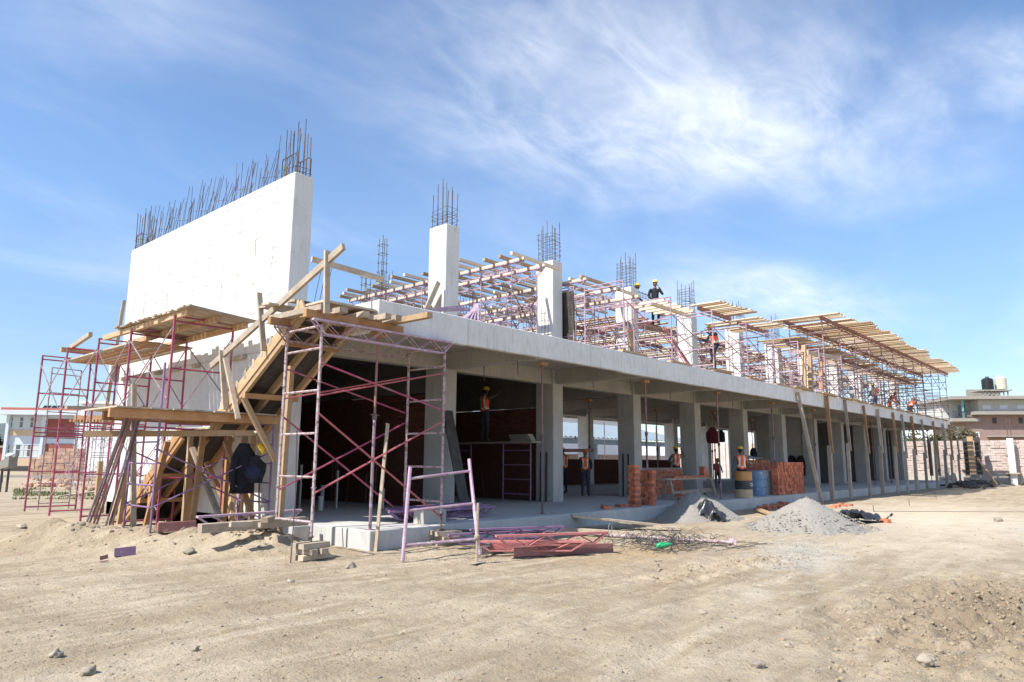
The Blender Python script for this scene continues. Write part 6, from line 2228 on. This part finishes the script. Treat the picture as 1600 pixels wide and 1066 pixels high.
# house with tanks
D3 = 84.0
h3 = placed('brick_house', 'unfinished taupe house with balcony and block upper storey behind the boundary wall', 'building', 1540, D3, -.12)
X3 = lambda px: P(px, D3, 1540)
Z3 = lambda py: zat(py, D3, 1540)
lb(h3, 'wall', 'taupe render', (X3(1520), 0, -.5, X3(1690), 9, Z3(650)))
lb(h3, 'floor_slab', 'gravel grey', (X3(1526), -1.0, Z3(650) + .01, X3(1700), 9, Z3(645)))
lb(h3, 'upper_wall', 'grey block', (X3(1542), .6, Z3(645) + .01, X3(1690), 9, Z3(626)))
lb(h3, 'upper_wall', 'grey block', (X3(1500), 2.6, Z3(655), X3(1542) - .01, 8.9, Z3(626)))
lb(h3, 'balcony_slab', 'gravel grey', (X3(1496), -.5, Z3(660), X3(1535), 2.59, Z3(655) - .01))
lb(h3, 'roof_slab', 'gravel grey', (X3(1493), -.9, Z3(626) + .01, X3(1700), 9.5, Z3(621)))
lb(h3, 'balcony_post', 'teal paint', (X3(1512), -.35, Z3(655), X3(1512) + .18, -.17, Z3(626)))
q = MB(); q.box(X3(1497), -.4, Z3(645), X3(1522), -.36, Z3(645) + .06)
for k in range(13):
    q.box(X3(1497) + k * .15, -.39, Z3(655), X3(1497) + k * .15 + .03, -.37, Z3(645))
q.build('railing', 'dark steel', h3)
lb(h3, 'door', 'glass', (X3(1524), 2.55, Z3(655), X3(1534), 2.595, Z3(632)))
for px in (1556, 1594):
    w_ = lb(h3, 'window', 'dark ply', (X3(px), -.03, Z3(663), X3(px + 6), -.005, Z3(654)))
lb(h3, 'window', 'white plaster', (X3(1526), -.05, Z3(686), X3(1535), -.004, Z3(676)))
for k in range(2):
    lb(h3, 'pane', 'glass', (X3(1528) + k * .26, -.06, Z3(685), X3(1530) + k * .26, -.052, Z3(677)))
q = MB()
for k in range(5):
    q.box(X3(1548) + k * 1.9, .57, Z3(640), X3(1548) + k * 1.9 + .9, .597, Z3(634))
q.build('block_vent', 'white plaster', h3)
lb(h3, 'ledge_slab', 'gravel grey', (X3(1545), -1.2, Z3(684), X3(1640), -.01, Z3(682)))
pq = MB()
for px in range(1550, 1590, 6):
    pq.box(X3(px), .5, Z3(621), X3(px) + .12, .62, Z3(611))
pq.box(X3(1543), .3, Z3(612), X3(1592), 2.6, Z3(610))
pq.box(X3(1543), 3.2, Z3(621), X3(1592), 3.4, Z3(606))
pq.build('tank_stand', 'gravel grey', h3)
for px, m, lab, hgt in ((1556, 'black tank', 'black ribbed water tank on the house roof', 0), (1577, 'beige tank', 'beige water tank beside the black one on the house roof', .15)):
    t = placed('water_tank', lab, 'water tank', px, D3 + 1.4)
    r = .64
    prof = []
    zb = zat(610, D3 + 1.4, px) + .02
    for k in range(7):
        z = k * .16
        prof += [(r, z), (r, z + .10), (r - .03, z + .115), (r - .03, z + .145)]
    prof += [(r, 1.14 + hgt), (r * .75, 1.3 + hgt), (r * .35, 1.38 + hgt), (r * .3, 1.46 + hgt)]
    q = MB(); q.lathe(prof, n=20); q.build('tank_body', m, t)
    q = MB(); q.lathe([(r * .32, 1.461 + hgt), (r * .32, 1.52 + hgt), (.02, 1.56 + hgt)], n=14); q.build('lid', m, t)
    t.location.z = zb
# small far houses right of the deck
for px0, px1, py, d, m, lab in ((1478, 1500, 648, 150, 'red panel', 'tiny reddish far house just right of the building end'), (1468, 1482, 655, 150, 'white plaster', 'tiny white far house behind the last scaffold')):
    t = placed('house', lab, 'building', px0, d)
    lb(t, 'wall', m, (0, 0, -.5, P(px1, d, px0), 7, zat(py + 3, d, px0)))
    lb(t, 'roof', 'gravel grey', (-.3, -.3, zat(py + 3, d, px0) + .01, P(px1, d, px0) + .3, 7.3, zat(py, d, px0)))


def leafy(label, px, dist, w, h, z0, m, n, name='bush', leaf=.16, seed=0, cat='bush'):
    t = placed(name, label, cat, px, dist)
    t.location.z = z0
    rr = random.Random(seed)
    tk = MB()
    for k in range(6):
        a = rr.uniform(0, 6.28); l = rr.uniform(.5, .9)
        tk.tube([(0, 0, 0), (math.cos(a) * w * .15, math.sin(a) * w * .15, h * .4), (math.cos(a) * w * .4 * l, math.sin(a) * w * .4 * l, h * l)], [.09, .06, .02], 5)
    tk.build('stem', 'bark', t)
    b = MB()
    cl = [(rr.uniform(-.42, .42) * w, rr.uniform(-.3, .3) * w, rr.uniform(.2, .92) * h, rr.uniform(.12, .3) * w) for k in range(13)]
    for k in range(n):
        cx_, cy_, cz_, r = cl[k % 13]
        v = Vector((rr.gauss(0, 1), rr.gauss(0, 1), rr.gauss(0, .8))).normalized() * r * rr.random() ** .4
        p = Vector((cx_, cy_, cz_)) + v
        u = Vector((rr.gauss(0, 1), rr.gauss(0, 1), rr.gauss(0, 1))).normalized() * leaf
        s = u.cross(Vector((rr.gauss(0, 1), rr.gauss(0, 1), rr.gauss(0, 1)))).normalized() * leaf * .4
        b.add([p - u, p + s, p + u, p - s], [(0, 1, 2, 3)])
    b.build('foliage', m, t)
    return t


leafy('dry grey green bush growing behind the boundary wall below the balcony', 1494, 66, 3.8, 3.1, 1.6, 'dry foliage', 2600, seed=3)
leafy('green bush above the boundary wall behind the last timber posts', 1440, 66, 4.5, 1.9, 2.0, 'foliage', 2200, seed=5)
leafy('low dry bush above the boundary wall left of the house', 1470, 68, 3.0, 2.2, 1.8, 'dry foliage', 1600, seed=8)
leafy('dark green trees far off under the hill at the left edge', 4, 160, 9, 6.5, 0, 'foliage', 2200, 'tree', .5, 11, 'tree')

# back side of the site, seen through the building
rw = thing('boundary_wall', 'pale pinkish block wall seen through the ground floor openings', 'wall', (25, 27, 0))
lb(rw, 'mortar_core', 'mortar', (-15, .03, -.3, 60, .25, 2.15))
blk = MB()
for j in range(11):
    z = .0 + j * .195
    for i in range(120):
        x = -15 + i * .62 + (j % 2) * .31
        o_ = R_.uniform(-.03, .02)
        blk.add([(x, o_, z), (x + .6, o_, z), (x + .6, .25, z), (x, .25, z), (x, o_, z + .185), (x + .6, o_, z + .185), (x + .6, .25, z + .185), (x, .25, z + .185)], [(0, 1, 5, 4), (1, 2, 6, 5), (4, 5, 6, 7), (3, 0, 4, 7)])
struct(blk.build('split_blocks', 'pinkish block', rw), 'stuff')
sh = thing('steel_shed', 'blue grey steel shed with ribbed roof seen through the openings', 'shed', (28, 21, 0))
q = MB()
for k in range(60):
    x = -12 + k * .55
    q.add([(x, -2.4, 3.15), (x + .27, -2.4, 3.25), (x + .55, -2.4, 3.15), (x, 5, 4.7), (x + .27, 5, 4.8), (x + .55, 5, 4.7)], [(0, 1, 4, 3), (1, 2, 5, 4)])
q.build('roof', 'shed roof', sh)
for k in range(8):
    x = -11.5 + k * 4.4
    lb(sh, 'column', 'shed steel', (x, -2.0, 0, x + .22, -1.78, 3.1))
lb(sh, 'eave_beam', 'shed steel', (-12, -2.1, 2.75, 21, -1.72, 3.1))
wh = thing('white_building', 'white plastered building behind the shed, seen through the openings', 'building', (44, 36, 0))
lb(wh, 'wall', 'white plaster', (-30, 0, 0, 22, 8, 6.4))
lb(wh, 'roof_slab', 'white plaster', (-30.3, -.6, 6.41, 22.3, 8.4, 6.7))
for k in range(5):
    window(wh, -27 + k * 9, -22 + k * 9, 3.6, 5.4, 0, 3)
p = at(908, 690, 'y', 15.5)
q = MB(); q.tube([(p.x, 15.5, 0), (p.x, 15.5, 3.2), (p.x + .1, 15.5, 3.45), (p.x + .5, 15.6, 3.6)], .09, 10)
tag(q.build('drain_pipe', 'white pvc', world=True), 'white plastic pipe with a bend at the back of the third room', 'pipe')
p = at(1012, 681, 'y', 25)
q = MB(); q.box(p.x - 1.6, 25, p.z - .35, p.x + 1.6, 25.08, p.z + .35); q.box(p.x - 1.2, 25.0, 0, p.x - 1.1, 25.07, p.z - .36)
tag(q.build('sign_board', 'red sign', world=True), 'red board above the pale wall seen through the fourth room', 'sign')
p = at(971, 684, 'y', 16)
q = MB(); q.blob((p.x, 16, p.z), (.14, .14, .12), 2, 2, .1); q.tube([(p.x - .05, 16, 0), (p.x - .05, 16, p.z - .1)], .02, 5)
tag(q.build('capped_stake', 'yellow plastic', world=True, smooth=True), 'stake with a yellow cap behind the third room', 'stake')
for i in range(9):
    p = at(945 + i * 27, 715, 'y', 14.2)
    q = MB(); q.tube([(p.x, 14.2, 0), (p.x, 14.2, 3.9)], .03, 6)
    tag(q.build('steel_prop', 'prop steel', world=True), 'thin prop under the rear gallery, %s from the left' % ORD[i], 'steel prop', 'props under the rear gallery')
# thin pegs with string line on the pale ground
for i, (px, py) in enumerate(((1365, 800), (1421, 790), (1463, 781), (1530, 770))):
    p = at(px, py, 'z', 0)
    q = MB(); q.tube([(p.x, p.y, -.05), (p.x, p.y, .22)], .012, 5)
    tag(q.build('marker_peg', 'rebar steel', world=True), 'thin steel peg in the pale ground, %s from the camera' % ORD[i], 'peg', 'pegs on the pale ground')
a = at(1365, 799, 'z', .18); b_ = at(1599, 800, 'z', .18)
q = MB(); q.tube([a, b_], .006, 4)
tag(q.build('string_line', 'dark steel', world=True), 'string line stretched low over the pale ground at the right', 'string')
bpy.context.view_layer.update()
